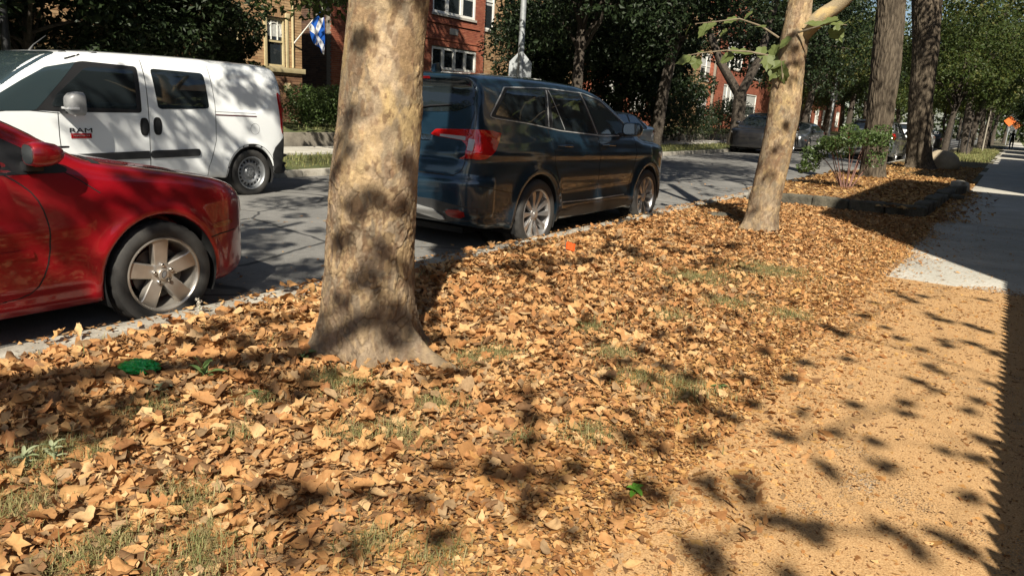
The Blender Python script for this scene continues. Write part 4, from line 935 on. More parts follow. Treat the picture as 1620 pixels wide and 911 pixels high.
# ---- on this side of the street, right of the picture: fence and houses whose shade crosses the sidewalk
hn = -1
for y0, y1, hh, xx in ((4.45, 13.0, 7.9, 6.5), (13.05, 15.2, 4.7, 6.5), (17.8, 33.5, 8.2, 6.5), (36.4, 46, 5.0, 6.6), (49.5, 58, 5.2, 6.6), (62, 74, 5.0, 6.6), (79, 96, 7.6, 6.6)):
    hn += 1; o = thing('brick_house', 'brown brick house beside the near sidewalk, %s along from the fence' % ['first', 'low second', 'third', 'fourth', 'fifth', 'sixth', 'seventh'][hn], 'house', group='houses along the near sidewalk')
    MB().box((xx + .02, y0, -.1), (xx + 9, y1, hh)).build('wall', M['mortar_dark'], o)
    MB().box((xx - .0, y0 - .0, hh + .002), (xx + 9.1, y1 + .0, hh + .15)).build('roof', M['roofing'], o)
    for k in range(int((y1 - y0) / 3)):
        for zz in (1.4, 4.6): MB().box((xx + .0, y0 + 1 + 3 * k, zz), (xx + .05, y0 + 2.1 + 3 * k, zz + 1.5)).build('window', M['pane'], o)
M['fence_wood'] = vmat('fence_wood', (.18, .12, .07), (.27, .19, .12), 12, .85, .3, .004)
fn = thing('picket_fence', 'weathered wooden picket fence beside the near sidewalk', 'fence', (4.97, -6.0, 0))
pk = MB().prism([(.002, .03), (.116, .03), (.116, 1.36), (.059, 1.44), (.002, 1.36)], -.011, .011, 0).mesh('picket', M['fence_wood'])
for k in range(121): link('picket', pk, fn, (random.uniform(-.004, .004), k * .118, random.uniform(-.012, .012)))
for zz in (.35, 1.1): MB().box((.014, 0, zz), (.05, 14.27, zz + .08)).build('rail', M['fence_wood'], fn)
for k in range(7): MB().box((.052, k * 2.36, 0), (.14, k * 2.36 + .09, 1.35)).build('post', M['fence_wood'], fn)
# ================================================================== TREES
def bark_cols(me, C):
    a = me.color_attributes.new('bark', 'FLOAT_COLOR', 'POINT'); a.data.foreach_set('color', np.concatenate([C, np.ones((len(C), 1))], 1).astype(np.float32).ravel())
def bark_mat(name, rough=.85, b=.35):
    m = mat(name, (.3, .25, .2), rough); t = NT(m); at = t.n('Attribute', attribute_name='bark').outputs[0]; p = t.pos()
    f = t.noise(70, 5, .7, p); g = t.noise(420, 2, .6, p)
    c = t.mix(.55, at, t.ramp(f, [(.3, (.62, .60, .58)), (.6, (1.08, 1.08, 1.08))]), 'MULTIPLY'); c = t.mix(.3, c, t.ramp(g, [(.3, (.6, .6, .6)), (.6, (1.1, 1.1, 1.1))]), 'MULTIPLY')
    t.l(c, t.b.inputs['Base Color']); t.bump(t.math('ADD', f, t.math('MULTIPLY', g, .4)), b, .006); t.b.inputs['Specular IOR Level'].default_value = .25; return m
M['plane_bark'] = bark_mat('plane_bark', .85, .9); M['oak_bark'] = bark_mat('furrowed_bark', .95, .6)
M['dark_bark'] = vmat('dark_bark', (.045, .034, .025), (.10, .08, .06), 14, .95, .8, .02, fine=70)
M['twig'] = vmat('twig', (.13, .10, .06), (.22, .18, .12), 20, .9, .3, .004)
def lerp_rows(rows, z):
    r = np.array(rows); return np.stack([np.interp(z, r[:, 0], r[:, k]) for k in range(1, r.shape[1])], -1)
def smooth_rows(rows, z):
    q = lerp_rows(rows, z); k = max(1, len(z) // 60)
    for _ in range(3):
        p = np.pad(q, ((k, k), (0, 0)), mode='edge'); q = np.mean([p[i:i + len(q)] for i in range(2 * k + 1)], 0)
    return q
def plane_trunk(name, rows, z0, z1, nt, nr, roots, parent, seed, smoothness):
    """rows: z, x, y, r; flaking plane-tree bark displaced into the mesh"""
    z = np.linspace(z0, z1, nr); q = smooth_rows(rows, z); th = np.linspace(0, 2 * math.pi, nt, endpoint=False)
    Z, T = np.meshgrid(z, th, indexing='ij'); r = np.repeat(q[:, 2:3], nt, 1)
    for a, amp, wdt, hgt in roots:
        d = np.abs((T - a + math.pi) % (2 * math.pi) - math.pi); r = r + amp * np.exp(-(d / wdt) ** 2) * np.exp(-np.clip(Z, 0, None) / hgt)
    X = q[:, 0:1] + r * np.cos(T); Y = q[:, 1:2] + r * np.sin(T); P = np.stack([X, Y, Z], -1)
    r2 = .035 * (fbm(P * np.array([3, 3, 1.3]), 3, seed) - .5)
    W = P + .11 * np.stack([fbm(P * 6, 3, seed + 20) - .5, fbm(P * 6, 3, seed + 21) - .5, fbm(P * 6, 3, seed + 22) - .5], -1) * np.array([1, 1, 1.6])
    low = np.clip(1 - (Z - .1) / smoothness, 0, 1)                    # rough old bark low on the trunk
    W = W + .022 * np.stack([fbm(P * 24, 3, seed + 30) - .5, fbm(P * 24, 3, seed + 31) - .5, fbm(P * 24, 3, seed + 32) - .5], -1) * np.array([1, 1, 1.5])
    d1, d2, cid = worley(W * np.array([13, 13, 7.5]), seed + 1); e1 = d2 - d1; g1, g2, gid = worley(W * np.array([26, 26, 15]) + 9, seed + 40)
    f1, f2, fid = worley(W * np.array([38, 38, 24]), seed + 2); e2 = f2 - f1
    patch = fbm(P * np.array([5.5, 5.5, 3.0]), 4, seed + 5); patch2 = fbm(P * np.array([9, 9, 5]) + 7, 3, seed + 6)
    lvl = np.clip((cid - .40) * 1.7, 0, 1); old = np.clip(low * 1.15 + (patch - .5) * 2.2, 0, 1)
    crk = fbm(P * np.array([13, 13, 6]) + 31, 3, seed + 12); crack = np.clip(1 - e1 / .06, 0, 1) * np.clip(old * 1.2 + .15, 0, 1) * np.clip((crk - .44) * 9, 0, 1); fl = np.clip(1 - e2 / .16, 0, 1) * np.clip(old + .30, 0, 1) * np.clip((fbm(P * np.array([16, 16, 9]) + 41, 3, seed + 13) - .46) * 8, 0, 1)
    h = .0060 * lvl * np.clip(old + .25, 0, 1) + .0035 * (gid > .55) * np.clip(gid, 0, 1) * np.clip(old + .3, 0, 1) + .0030 * (fid > .55) * np.clip(old + .2, 0, 1) - .0085 * crack - .0035 * fl + .0035 * (patch2 > .53) + r2
    n = np.stack([np.cos(T), np.sin(T), 0 * T], -1); V = P + n * h[..., None]
    cream = np.array([.41, .29, .155]); yell = np.array([.44, .315, .145]); grey = np.array([.225, .165, .11]); oliv = np.array([.215, .17, .115]); brown = np.array([.21, .125, .07]); pale = np.array([.40, .30, .195])
    def mx(a, b, t): return a + (b - a) * t[..., None]
    sm = lambda x, a, b: np.clip((x - a) / (b - a), 0, 1)
    C = mx(cream * np.ones(P.shape), yell * np.ones(P.shape), sm(patch2, .5, .62))
    C = mx(C, pale, sm(fbm(P * np.array([7, 7, 4]) + 3, 3, seed + 8), .5, .60))
    C = mx(C, grey, np.clip(old * 1.0, 0, .9) * (.35 + .65 * (cid > .35))); C = mx(C, oliv, .8 * sm(fbm(P * np.array([8, 8, 4.5]) + 11, 4, seed + 9), .535, .575))
    C = mx(C, brown, .75 * sm(fbm(P * np.array([11, 11, 7]) + 17, 4, seed + 10), .575, .61))
    pal = np.array([grey, cream, brown, pale, oliv, cream * .9, grey * .9, pale])[np.clip((cid * 8).astype(int), 0, 7)]; pal2 = np.array([grey, brown, pale, cream, oliv * 1.1, cream])[np.clip((gid * 6).astype(int), 0, 5)]
    hard = np.where((gid > .55)[..., None], pal2, pal); C = mx(C, hard, .35 + .35 * np.clip(old, 0, 1))
    C = C * (.84 + .32 * fid[..., None] * 1.0); C = mx(C, np.array([.085, .055, .035]), np.clip(crack * 1.0, 0, .7)); C = mx(C, np.array([.12, .08, .05]), .75 * fl); spk = fbm(P * np.array([60, 60, 34]), 3, seed + 15); C = C * (.70 + .52 * spk[..., None]); C = mx(C, brown * .7, .7 * sm(fbm(P * np.array([34, 34, 20]) + 5, 3, seed + 16), .60, .66))
    C = mx(C, np.array([.19, .145, .10]), .55 * np.clip(1 - Z / .45, 0, 1))
    i = np.arange(nr * nt).reshape(nr, nt); j = np.roll(i, -1, 1)
    F = np.stack([i[:-1].ravel(), j[:-1].ravel(), j[1:].ravel(), i[1:].ravel()], 1)
    me = npmesh(name, V.reshape(-1, 3), F, True, [M['plane_bark']]); bark_cols(me, np.clip(C, .02, .8).reshape(-1, 3)); return link(name, me, parent)
def furrowed_trunk(name, rows, z0, z1, nt, nr, roots, parent, seed, tone=1.0):
    z = np.linspace(z0, z1, nr); q = smooth_rows(rows, z); th = np.linspace(0, 2 * math.pi, nt, endpoint=False)
    Z, T = np.meshgrid(z, th, indexing='ij'); r = np.repeat(q[:, 2:3], nt, 1)
    for a, amp, wdt, hgt in roots:
        d = np.abs((T - a + math.pi) % (2 * math.pi) - math.pi); r = r + amp * np.exp(-(d / wdt) ** 2) * np.exp(-np.clip(Z, 0, None) / hgt)
    P = np.stack([q[:, 0:1] + r * np.cos(T), q[:, 1:2] + r * np.sin(T), Z], -1)
    W = P + .10 * np.stack([fbm(P * 3, 3, seed + 20) - .5, fbm(P * 3, 3, seed + 21) - .5, 0 * Z], -1)
    d1, d2, cid = worley(W * np.array([21, 21, 2.2]), seed); e = np.clip((d2 - d1) / .42, 0, 1); fine = fbm(P * np.array([60, 60, 14]), 3, seed + 4)
    h = .030 * (e ** .6 - .6) + .006 * (fine - .5) + .05 * (fbm(P * np.array([2.5, 2.5, 1]), 3, seed + 6) - .5)
    V = P + np.stack([np.cos(T), np.sin(T), 0 * T], -1) * h[..., None]
    C = (np.array([.10, .075, .052]) + (np.array([.34, .27, .19]) - np.array([.10, .075, .052])) * (e ** .7)[..., None]) * (.75 + .5 * fine[..., None]) * (.85 + .3 * cid[..., None]) * tone
    i = np.arange(nr * nt).reshape(nr, nt); j = np.roll(i, -1, 1); F = np.stack([i[:-1].ravel(), j[:-1].ravel(), j[1:].ravel(), i[1:].ravel()], 1)
    me = npmesh(name, V.reshape(-1, 3), F, True, [M['oak_bark']]); bark_cols(me, np.clip(C, .01, .8).reshape(-1, 3)); return link(name, me, parent)
def leaf_verts(P, N, A, L, W, fold=.25):
    """one folded, pointed quad per leaf: centre, normal, direction, length, width"""
    N = N / np.linalg.norm(N, axis=1, keepdims=True); A = A - N * (A * N).sum(1, keepdims=True); A /= np.maximum(np.linalg.norm(A, axis=1, keepdims=True), 1e-6); S = np.cross(N, A)
    L = L[:, None]; W = W[:, None]
    V = np.stack([P - A * L * .5, P + S * W * .5 - A * L * .05 + N * W * fold, P + A * L * .5, P - S * W * .5 - A * L * .05 + N * W * fold], 1).reshape(-1, 3)
    return V, np.arange(len(P) * 4).reshape(-1, 4)
def leafcloud(name, clumps, per, size, m, up=.5, asp=.55, shell=.55, rng=RNG, droop=0.0):
    """clumps: (x, y, z, rx, ry, rz, weight)"""
    Cc = np.asarray(clumps, float); n = np.maximum(1, (per * Cc[:, 6] / Cc[:, 6].mean()).astype(int)); idx = np.repeat(np.arange(len(Cc)), n); k = len(idx)
    d = rng.normal(size=(k, 3)); d /= np.linalg.norm(d, axis=1, keepdims=True); rad = rng.uniform(0, 1, k) ** (1 / 3.0); rad = shell * (rad * .35 + .65) + (1 - shell) * rad
    P = Cc[idx, :3] + d * rad[:, None] * Cc[idx, 3:6]
    N = rng.normal(size=(k, 3)) * (1 - up) + np.array([0, 0, 1]) * up + d * .35; A = rng.normal(size=(k, 3)) + d * .8 - np.array([0, 0, droop])
    L = size * rng.uniform(.6, 1.3, k); V, F = leaf_verts(P, N, A, L, L * asp * rng.uniform(.8, 1.2, k))
    return npmesh(name, V, F, False, [m])
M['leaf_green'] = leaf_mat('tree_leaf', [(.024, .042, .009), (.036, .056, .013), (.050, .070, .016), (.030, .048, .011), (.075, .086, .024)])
M['leaf_dark'] = leaf_mat('dark_leaf', [(.011, .022, .007), (.017, .030, .009), (.023, .038, .011), (.014, .026, .008)], .2)  # darker greens also stand in for shade under the canopy
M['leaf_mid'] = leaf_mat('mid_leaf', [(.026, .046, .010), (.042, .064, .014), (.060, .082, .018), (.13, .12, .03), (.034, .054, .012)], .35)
M['leaf_plane'] = leaf_mat('plane_leaf', [(.09, .13, .03), (.12, .16, .045), (.15, .18, .06), (.11, .14, .035)], .4)
M['leaf_yellow'] = leaf_mat('yellow_leaf', [(.16, .17, .03), (.24, .23, .04), (.10, .13, .025)], .4)
M['leaf_bush'] = leaf_mat('bush_leaf', [(.05, .085, .022), (.075, .115, .03), (.10, .14, .045), (.06, .10, .03)], .25, .4)
def branch(mb, p, q, r0, r1, n=5, wob=.12, seg=5, rng=RNG):
    p, q = np.array(p, float), np.array(q, float); L = np.linalg.norm(q - p); pts = []; w0 = rng.normal(size=3) * wob * L
    for i in range(seg + 1):
        t_ = i / seg; pts.append(tuple(p + (q - p) * t_ + w0 * math.sin(math.pi * t_) + np.array([0, 0, .10 * L * math.sin(math.pi * t_)])))
    mb.tube(pts, [r0 + (r1 - r0) * i / seg for i in range(seg + 1)], n); return pts
def make_tree(name, label, loc, h, r, crown, leafm, nleaf, lsize, seed, trunkm='dark_bark', group=None, zlow=.35, spread=1.0, nclump=26, fork=.4, cat='tree', up=.45):
    """a whole tree: trunk, limbs and a crown of leaf clumps"""
    rng = np.random.default_rng(seed); o = thing(name, label, cat, loc, 0, group)
    zc = h * (zlow + 1) / 2; rz = h * (1 - zlow) / 2; cl = []; k = 0
    while len(cl) < nclump and k < 4000:
        k += 1; d = rng.normal(size=3); d /= np.linalg.norm(d); q = d * rng.uniform(.35, .92) * np.array([crown, crown, rz]); q[2] += zc
        s = crown * rng.uniform(.24, .42)
        if all(np.linalg.norm((q - np.array(c_[:3])) / np.array([1, 1, .8])) > .42 * (s + c_[3]) for c_ in cl): cl.append((*q, s, s, s * .72, s ** 2))
    zf = h * fork; mb = MB(); lean = rng.normal(size=2) * .04 * h
    mb.tube([(0, 0, -.15), (0, 0, .1), (lean[0] * .3, lean[1] * .3, zf * .5), (lean[0], lean[1], zf), (lean[0] * 1.4, lean[1] * 1.4, h * .8)], [r * 1.5, r * 1.12, r * .95, r * .8, r * .2], 10, .06)
    mb.build('trunk', M[trunkm], o, True)
    lm = MB()
    for c_ in cl[:14]: branch(lm, (lean[0], lean[1], zf * rng.uniform(.75, 1.3)), c_[:3], r * rng.uniform(.28, .45), r * .06, 6, .08, 5, rng)
    lm.build('limbs', M[trunkm], o, True, kind='stuff')
    link('crown', leafcloud('crown', cl, nleaf / len(cl), lsize, M[leafm], up, .55, .55, rng), o); return o
# ---- the near plane tree
t1 = thing('plane_tree', 'large near plane tree trunk with flaking mottled bark and flared roots', 'tree')
rows1 = [(-.3, 1.27, 2.86, .27), (-.09, 1.26, 2.86, .265), (.04, 1.23, 2.83, .25), (.26, 1.215, 2.82, .232), (.53, 1.22, 2.82, .222), (.87, 1.235, 2.83, .223), (1.19, 1.25, 2.84, .213), (1.5, 1.26, 2.85, .203), (1.8, 1.28, 2.87, .197), (2.4, 1.31, 2.89, .20), (3.2, 1.36, 2.92, .19)]
plane_trunk('trunk', rows1, -.2, 2.5, 340, 470, [(.04, .22, .16, .085), (.10, .12, .13, .07), (-.95, .13, .26, .10), (-2.25, .12, .34, .12), (2.2, .12, .35, .12), (1.2, .08, .3, .1)], t1, 3, 1.25)
# ---- the leaning plane tree
t2 = thing('plane_tree', 'slender leaning plane tree with smooth pale yellow bark and a low fork', 'tree')
rows2 = [(-.3, 1.50, 9.4, .22), (0, 1.50, 9.4, .205), (.15, 1.495, 9.4, .19), (.43, 1.51, 9.4, .183), (.82, 1.55, 9.41, .188), (1.28, 1.58, 9.42, .185), (2.0, 1.575, 9.42, .168), (2.35, 1.60, 9.42, .16), (2.7, 1.60, 9.43, .135), (3.6, 1.55, 9.5, .115), (5.5, 1.4, 9.8, .08)]
plane_trunk('trunk', rows2, -.2, 5.4, 170, 420, [(-.75, .09, .3, .12), (-2.3, .12, .4, .11), (1.0, .1, .4, .1), (-1.4, .05, .25, .12)], t2, 57, .55)
def limb_plane(parent, pts, rads, seed):
    P = spline(np.array([(*p, r) for p, r in zip(pts, rads)]), 8, False); mb = MB().tube([tuple(p[:3]) for p in P], list(P[:, 3]), 18)
    me = mb.mesh('limb', M['plane_bark'], True); V = np.array(mb.v); f = fbm(V * 7, 4, seed)[:, None]; C = np.where(f > .52, np.array([[.50, .37, .18]]), np.array([[.33, .26, .16]])); bark_cols(me, C); return link('limb', me, parent)
limb_plane(t2, [(1.60, 9.43, 2.22), (1.70, 9.41, 2.36), (1.87, 9.4, 2.53), (2.10, 9.4, 2.72), (2.6, 9.3, 3.3), (3.1, 9.2, 4.6)], [.10, .098, .090, .078, .06, .04], 4)
limb_plane(t2, [(1.60, 9.43, 2.30), (1.50, 9.5, 2.9), (1.1, 9.6, 3.8), (.5, 9.9, 5.2)], [.075, .07, .06, .035], 5)
limb_plane(t1, [(1.32, 2.89, 2.35), (1.5, 2.7, 3.3), (2.2, 2.2, 4.6), (3.0, 1.6, 6.0)], [.15, .14, .10, .05], 6)
limb_plane(t1, [(1.30, 2.89, 2.35), (1.2, 3.2, 3.3), (.5, 4.2, 4.8), (-.4, 5.2, 6.4)], [.16, .15, .10, .05], 7)
limb_plane(t1, [(1.30, 2.88, 2.4), (1.6, 3.2, 3.4), (2.3, 4.0, 4.6), (2.8, 4.9, 6.0)], [.13, .12, .09, .05], 8)
# ---- plane tree behind the camera, whose leaves dapple the ground in view
t0 = thing('plane_tree', 'plane tree behind the viewer that dapples the leafy ground', 'tree')
rows0 = [(-.3, 1.35, -4.2, .30), (.2, 1.35, -4.2, .26), (2.5, 1.4, -4.15, .23), (3.4, 1.5, -4.1, .20)]
plane_trunk('trunk', rows0, -.2, 3.3, 60, 90, [(0, .12, .3, .12), (2, .12, .3, .12), (4, .12, .3, .12)], t0, 91, 1.2)
limb_plane(t0, [(1.45, -4.1, 3.0), (2.3, -3.6, 4.0), (3.6, -2.8, 4.9), (4.9, -1.9, 5.6)], [.15, .12, .08, .04], 9)
limb_plane(t0, [(1.45, -4.1, 3.0), (1.3, -3.0, 4.2), (1.4, -1.8, 5.4), (1.5, -.6, 6.6)], [.15, .12, .08, .04], 10)
limb_plane(t0, [(1.45, -4.1, 3.0), (.6, -4.3, 4.4), (-.6, -4.2, 5.6), (-2.0, -4.0, 6.8)], [.15, .12, .08, .04], 11)
limb_plane(t0, [(1.45, -4.1, 3.0), (2.2, -4.9, 4.4), (3.4, -5.6, 5.6), (5.0, -6.0, 6.4)], [.15, .12, .08, .04], 12)
def upsun(P, z): return np.asarray(P, float) + SUNV * ((z - P[2]) / SUNV[2])
NODES = {0: [(3.6, -2.8, 4.9), (4.9, -1.9, 5.6), (2.3, -3.6, 4.0), (1.4, -1.8, 5.4), (1.5, -.6, 6.6), (-.6, -4.2, 5.6), (-2, -4, 6.8), (3.4, -5.6, 5.6), (5, -6, 6.4)],
         1: [(3.0, 1.6, 6.0), (2.2, 2.2, 4.6), (.5, 4.2, 4.8), (-.4, 5.2, 6.4), (2.3, 4.0, 4.6), (2.8, 4.9, 6.0)]}
CL = {0: [], 1: []}
def shade(px, py, r, z=5.2, X=None, Y=None, dens=1.0, el=1.0):
    """a spray of leaves on the sun side of a shaded spot"""
    g = U(px, py, X=X, Y=Y); p = upsun(g, z + random.uniform(-.5, .5)); which = 0 if p[1] < .6 else 1
    CL[which].append((*p, r, r, r * .6 * el, dens * r * r))
# ground
for px, py, r in [(60, 625, .17), (130, 600, .14), (20, 660, .18), (110, 660, .17), (190, 650, .09), (160, 690, .08), (250, 625, .08), (40, 715, .07), (430, 605, .08), (465, 625, .10), (500, 600, .09), (445, 570, .06), (400, 590, .06), (390, 540, .10), (330, 520, .10), (430, 510, .08), (300, 545, .07), (460, 540, .07),
                  (455, 775, .065), (465, 810, .06), (475, 865, .06), (500, 790, .03), (545, 870, .04), (575, 780, .03), (610, 640, .07), (690, 605, .05), (720, 590, .05), (835, 625, .05), (840, 660, .055), (850, 700, .05), (828, 750, .055), (845, 790, .05), (830, 815, .04), (780, 735, .055), (795, 755, .04), (700, 740, .035), (660, 790, .03), (700, 850, .035), (905, 850, .03), (910, 740, .04),
                  (930, 510, .07), (905, 480, .06), (870, 450, .06), (945, 545, .06), (1015, 560, .07), (1050, 580, .07), (985, 575, .05), (1040, 530, .06), (1100, 525, .07), (1085, 540, .05), (1120, 545, .05), (960, 600, .05), (1030, 600, .05), (1085, 630, .06), (1120, 650, .075), (1150, 665, .06), (1090, 600, .05), (985, 690, .05), (1000, 705, .045), (1035, 690, .04), (1105, 700, .045), (1040, 715, .03), (990, 655, .04), (1015, 770, .045), (1040, 785, .04), (980, 790, .04), (870, 760, .05), (1110, 760, .05), (1180, 765, .05), (1185, 790, .035), (1130, 790, .03), (1190, 640, .05), (1230, 690, .05), (1175, 600, .06), (1270, 575, .05), (1250, 600, .05), (1340, 570, .04), (1210, 560, .05), (1160, 500, .06), (1250, 480, .05), (1190, 470, .06), (1120, 470, .06), (1050, 460, .07),
                  (1325, 688, .04), (1300, 735, .04), (1310, 750, .035), (1390, 735, .045), (1405, 740, .03), (1270, 655, .03), (1290, 835, .035), (1240, 830, .04), (1210, 820, .035), (1285, 850, .03), (1120, 880, .045), (1135, 900, .04), (1095, 865, .04), (1240, 905, .03), (1400, 840, .03), (1440, 860, .045), (1490, 850, .045), (1520, 870, .035), (1450, 880, .03), (1380, 700, .03), (1350, 640, .03), (1430, 640, .03),
                  (1425, 470, .06), (1445, 478, .055), (1460, 470, .04), (1410, 462, .04), (1480, 505, .05), (1500, 510, .05), (1470, 498, .03), (1555, 475, .05), (1530, 515, .04), (1555, 525, .05), (1490, 540, .045), (1502, 548, .04), (1460, 555, .04), (1420, 535, .04), (1400, 520, .03), (1540, 545, .05), (1485, 590, .035), (1470, 580, .03), (1450, 605, .035), (1480, 620, .04), (1430, 655, .03), (1540, 635, .045), (1530, 650, .04), (1490, 715, .03), (1560, 700, .05), (1550, 730, .05), (1570, 610, .05), (1540, 790, .04), (1575, 560, .04), (1360, 500, .04), (1330, 530, .05), (1310, 520, .05), (1380, 480, .04)]:
    shade(px, py, r * (1.25 if px < 800 else .95), 4.6)
# trunk of the near tree
for px, py, r in [(575, 330, .055), (600, 305, .05), (630, 290, .05), (655, 300, .04), (560, 360, .06), (548, 400, .05), (600, 385, .05), (605, 400, .04), (590, 440, .07), (610, 470, .06), (640, 380, .04), (655, 340, .04), (570, 455, .05), (640, 480, .05), (560, 200, .05), (548, 240, .06), (650, 225, .045), (640, 205, .035), (575, 60, .05), (540, 500, .06), (520, 530, .06), (535, 290, .05), (665, 420, .04), (620, 520, .05)]:
    shade(px, py, r * 1.1, 4.8, Y=2.66)
for px, py, r in [(1250, 60, .07), (1262, 75, .06), (1240, 112, .07), (1255, 125, .06), (1265, 95, .05), (1212, 285, .07), (1200, 262, .05), (1225, 240, .05), (1245, 200, .04), (1190, 340, .05)]: shade(px, py, r, 6.0, Y=9.25)
# red car, van and the street behind
for px, py, r in [(60, 330, .10), (150, 330, .09), (40, 420, .14), (120, 400, .09), (170, 300, .08), (230, 330, .09), (300, 310, .10), (340, 300, .12), (200, 270, .10), (80, 470, .15), (300, 460, .10), (330, 480, .1), (230, 480, .09), (365, 350, .12), (280, 380, .05), (20, 480, .2), (100, 300, .07), (150, 470, .09), (230, 345, .06)]:
    shade(px, py, r, 5.4, X=-.3)
for k in range(46): shade(random.uniform(140, 445), random.uniform(100, 290), random.uniform(.07, .16), 6.2, X=-4.6)
for k in range(60): shade(random.uniform(690, 1050), random.uniform(120, 345), random.uniform(.16, .30), 5.6, X=-.1)
for k in range(5): shade(random.uniform(680, 770), random.uniform(130, 330), random.uniform(.10, .16), 5.6, Y=5.6)
for k in range(110):
    px, py = random.uniform(360, 1240), random.uniform(235, 440); g = U(px, py)
    if -6.4 < g[0] < -.3: shade(px, py, random.uniform(.09, .24), 6.0)
for k in range(70): shade(random.uniform(655, 1180), random.uniform(345, 440), random.uniform(.08, .13), 5.2)
rs = np.random.default_rng(5)
for k, tr_ in ((0, t0), (1, t1)):
    ctr = np.array([1.4, -4.2, 7.2]) if k == 0 else np.array([1.0, 3.2, 7.6])
    for _ in range(26 if k == 0 else 30):
        d = rs.normal(size=3); d /= np.linalg.norm(d); q = ctr + d * rs.uniform(.3, 1) * np.array([4.0, 3.6, 2.0])
        q2 = q - SUNV * (q[2] / SUNV[2])                              # keep the sunny parkway and sidewalk open
        if q2[0] > .3 and 0 < q2[1] < 13: continue
        CL[k].append((*q, .55, .55, .4, .16))
    cl = np.array(CL[k]); n = 34 + 0 * cl[:, 6]
    C_ = cl.copy(); area = cl[:, 3] ** 2 * math.pi
    C_[:, 6] = np.clip(area * 400, 7, 260)
    link('crown', leafcloud('crown', C_, C_[:, 6].mean() * 1.5, .090, M['leaf_plane'], .35, .75, .15, rs), tr_)
    if k == 0:
        for ln in ([(1270, 512, 4.7), (1430, 555, 4.5), (1600, 606, 4.4)], [(1330, 530, 4.7), (1420, 480, 4.6), (1500, 470, 4.5)], [(1060, 600, 4.8), (1180, 560, 4.7), (1290, 515, 4.7)], [(840, 600, 4.8), (842, 700, 4.8), (830, 800, 4.7)], [(1090, 870, 4.6), (1240, 830, 4.5), (1420, 850, 4.5)], [(460, 770, 4.8), (470, 830, 4.7), (540, 872, 4.7)], [(1250, 700, 4.6), (1380, 655, 4.5), (1480, 620, 4.4)]):
            q_ = [tuple(upsun(U(x, y), z)) for x, y, z in ln]; MB().tube([tuple(p) for p in spline(np.array(q_), 4, False)], list(np.linspace(.013, .006, 9)), 6).build('twig', M['twig'], tr_, True)
    tw = MB(); pts_ = [np.array(p) for p in NODES[k]]; dep = [0] * len(pts_); par = np.array(pts_); todo = cl[:, :3].copy(); used_ = np.zeros(len(todo), bool); D = np.linalg.norm(todo[:, None] - par[None], axis=2); best = D.min(1); bi = D.argmin(1)
    for _ in range(len(todo)):                                        # twigs grow outward from limb to nearest spray
        j = int(np.argmin(np.where(used_, 1e9, best))); used_[j] = True; p0 = pts_[bi[j]]; dp = dep[bi[j]] + 1
        branch(tw, p0, todo[j], max(.004, .013 * .82 ** dp), max(.003, .010 * .82 ** dp), 4, .08, 3, rs)
        pts_.append(todo[j]); dep.append(dp); d_ = np.linalg.norm(todo - todo[j], axis=1); mm_ = d_ < best; best = np.where(mm_, d_, best); bi = np.where(mm_, len(pts_) - 1, bi)
    tw.build('twigs', M['twig'], tr_, True, kind='stuff')
# sprays of green leaves hanging from the leaning tree
def plane_leaf(p, d, nrm, L, rng):
    """lobed leaf as a fan; returns verts and tris"""
    d = np.array(d, float); d /= np.linalg.norm(d); nrm = np.array(nrm, float); nrm = nrm - d * (nrm @ d); nrm /= np.linalg.norm(nrm); s = np.cross(nrm, d)
    out = [(0, 0), (.20, -.07), (.43, .06), (.40, .22), (.55, .42), (.38, .54), (.28, .72), (.11, .78), (0, .98)]
    pts = out + [(-x, y) for x, y in out[-2:0:-1]]; V = [p + d * L * .38]
    for x, y in pts: V.append(p + s * x * L * .8 + d * y * L + nrm * L * (.14 * abs(x) - .10 * (y - .4) ** 2 + rng.normal() * .02))
    n = len(pts); return V, [(0, 1 + i, 1 + (i + 1) % n) for i in range(n)]
lr = np.random.default_rng(8)
def twig(parent, pts_px, Y, r0, leaves):
    pts = [U(x, y, Y=Y + dy) for x, y, dy in pts_px]; o = MB().tube([tuple(p) for p in pts], list(np.linspace(r0, r0 * .35, len(pts))), 6).build('twig', M['twig'], parent, True)
    for x, y, L in leaves:
        p = U(x, y, Y=Y + lr.uniform(-.15, .1)); d = np.array([lr.uniform(-.9, .3), lr.uniform(-.5, .2), lr.uniform(-.7, .1)]); nn = np.array([lr.uniform(-.3, .6), lr.uniform(-1.0, -.2), lr.uniform(.3, 1.2)])
        V, F = plane_leaf(p, d, nn, L * 1.25, lr); link('leaf', npmesh('leaf', np.array(V), np.array(F), False, [M['leaf_plane']]), o)
twig(t2, [(1232, 60, .1), (1205, 42, 0), (1170, 30, -.1), (1130, 35, -.2), (1100, 38, -.25)], 9.3, .012, [(1200, 42, .13), (1165, 30, .15), (1132, 36, .13), (1120, 40, .16), (1092, 40, .15), (1190, 20, .12), (1150, 48, .11)])
twig(t2, [(1240, 95, .1), (1215, 88, 0), (1185, 82, -.1), (1150, 80, -.2), (1110, 84, -.25), (1088, 88, -.3)], 9.3, .013, [(1215, 90, .15), (1190, 84, .18), (1172, 82, .16), (1160, 88, .17), (1120, 84, .13), (1102, 90, .15), (1092, 92, .17), (1228, 72, .15), (1240, 100, .17), (1205, 75, .14)])
twig(t2, [(1262, 52, 0), (1285, 45, -.1), (1310, 38, -.15), (1340, 40, -.2)], 9.25, .012, [(1300, 40, .16), (1318, 45, .17), (1335, 38, .15), (1325, 30, .16), (1345, 32, .13)])
twig(t2, [(1240, 110, 0), (1238, 125, -.1), (1236, 98, -.15)], 9.25, .01, [(1236, 100, .2), (1240, 108, .16), (1230, 96, .17), (1250, 60, .15)])
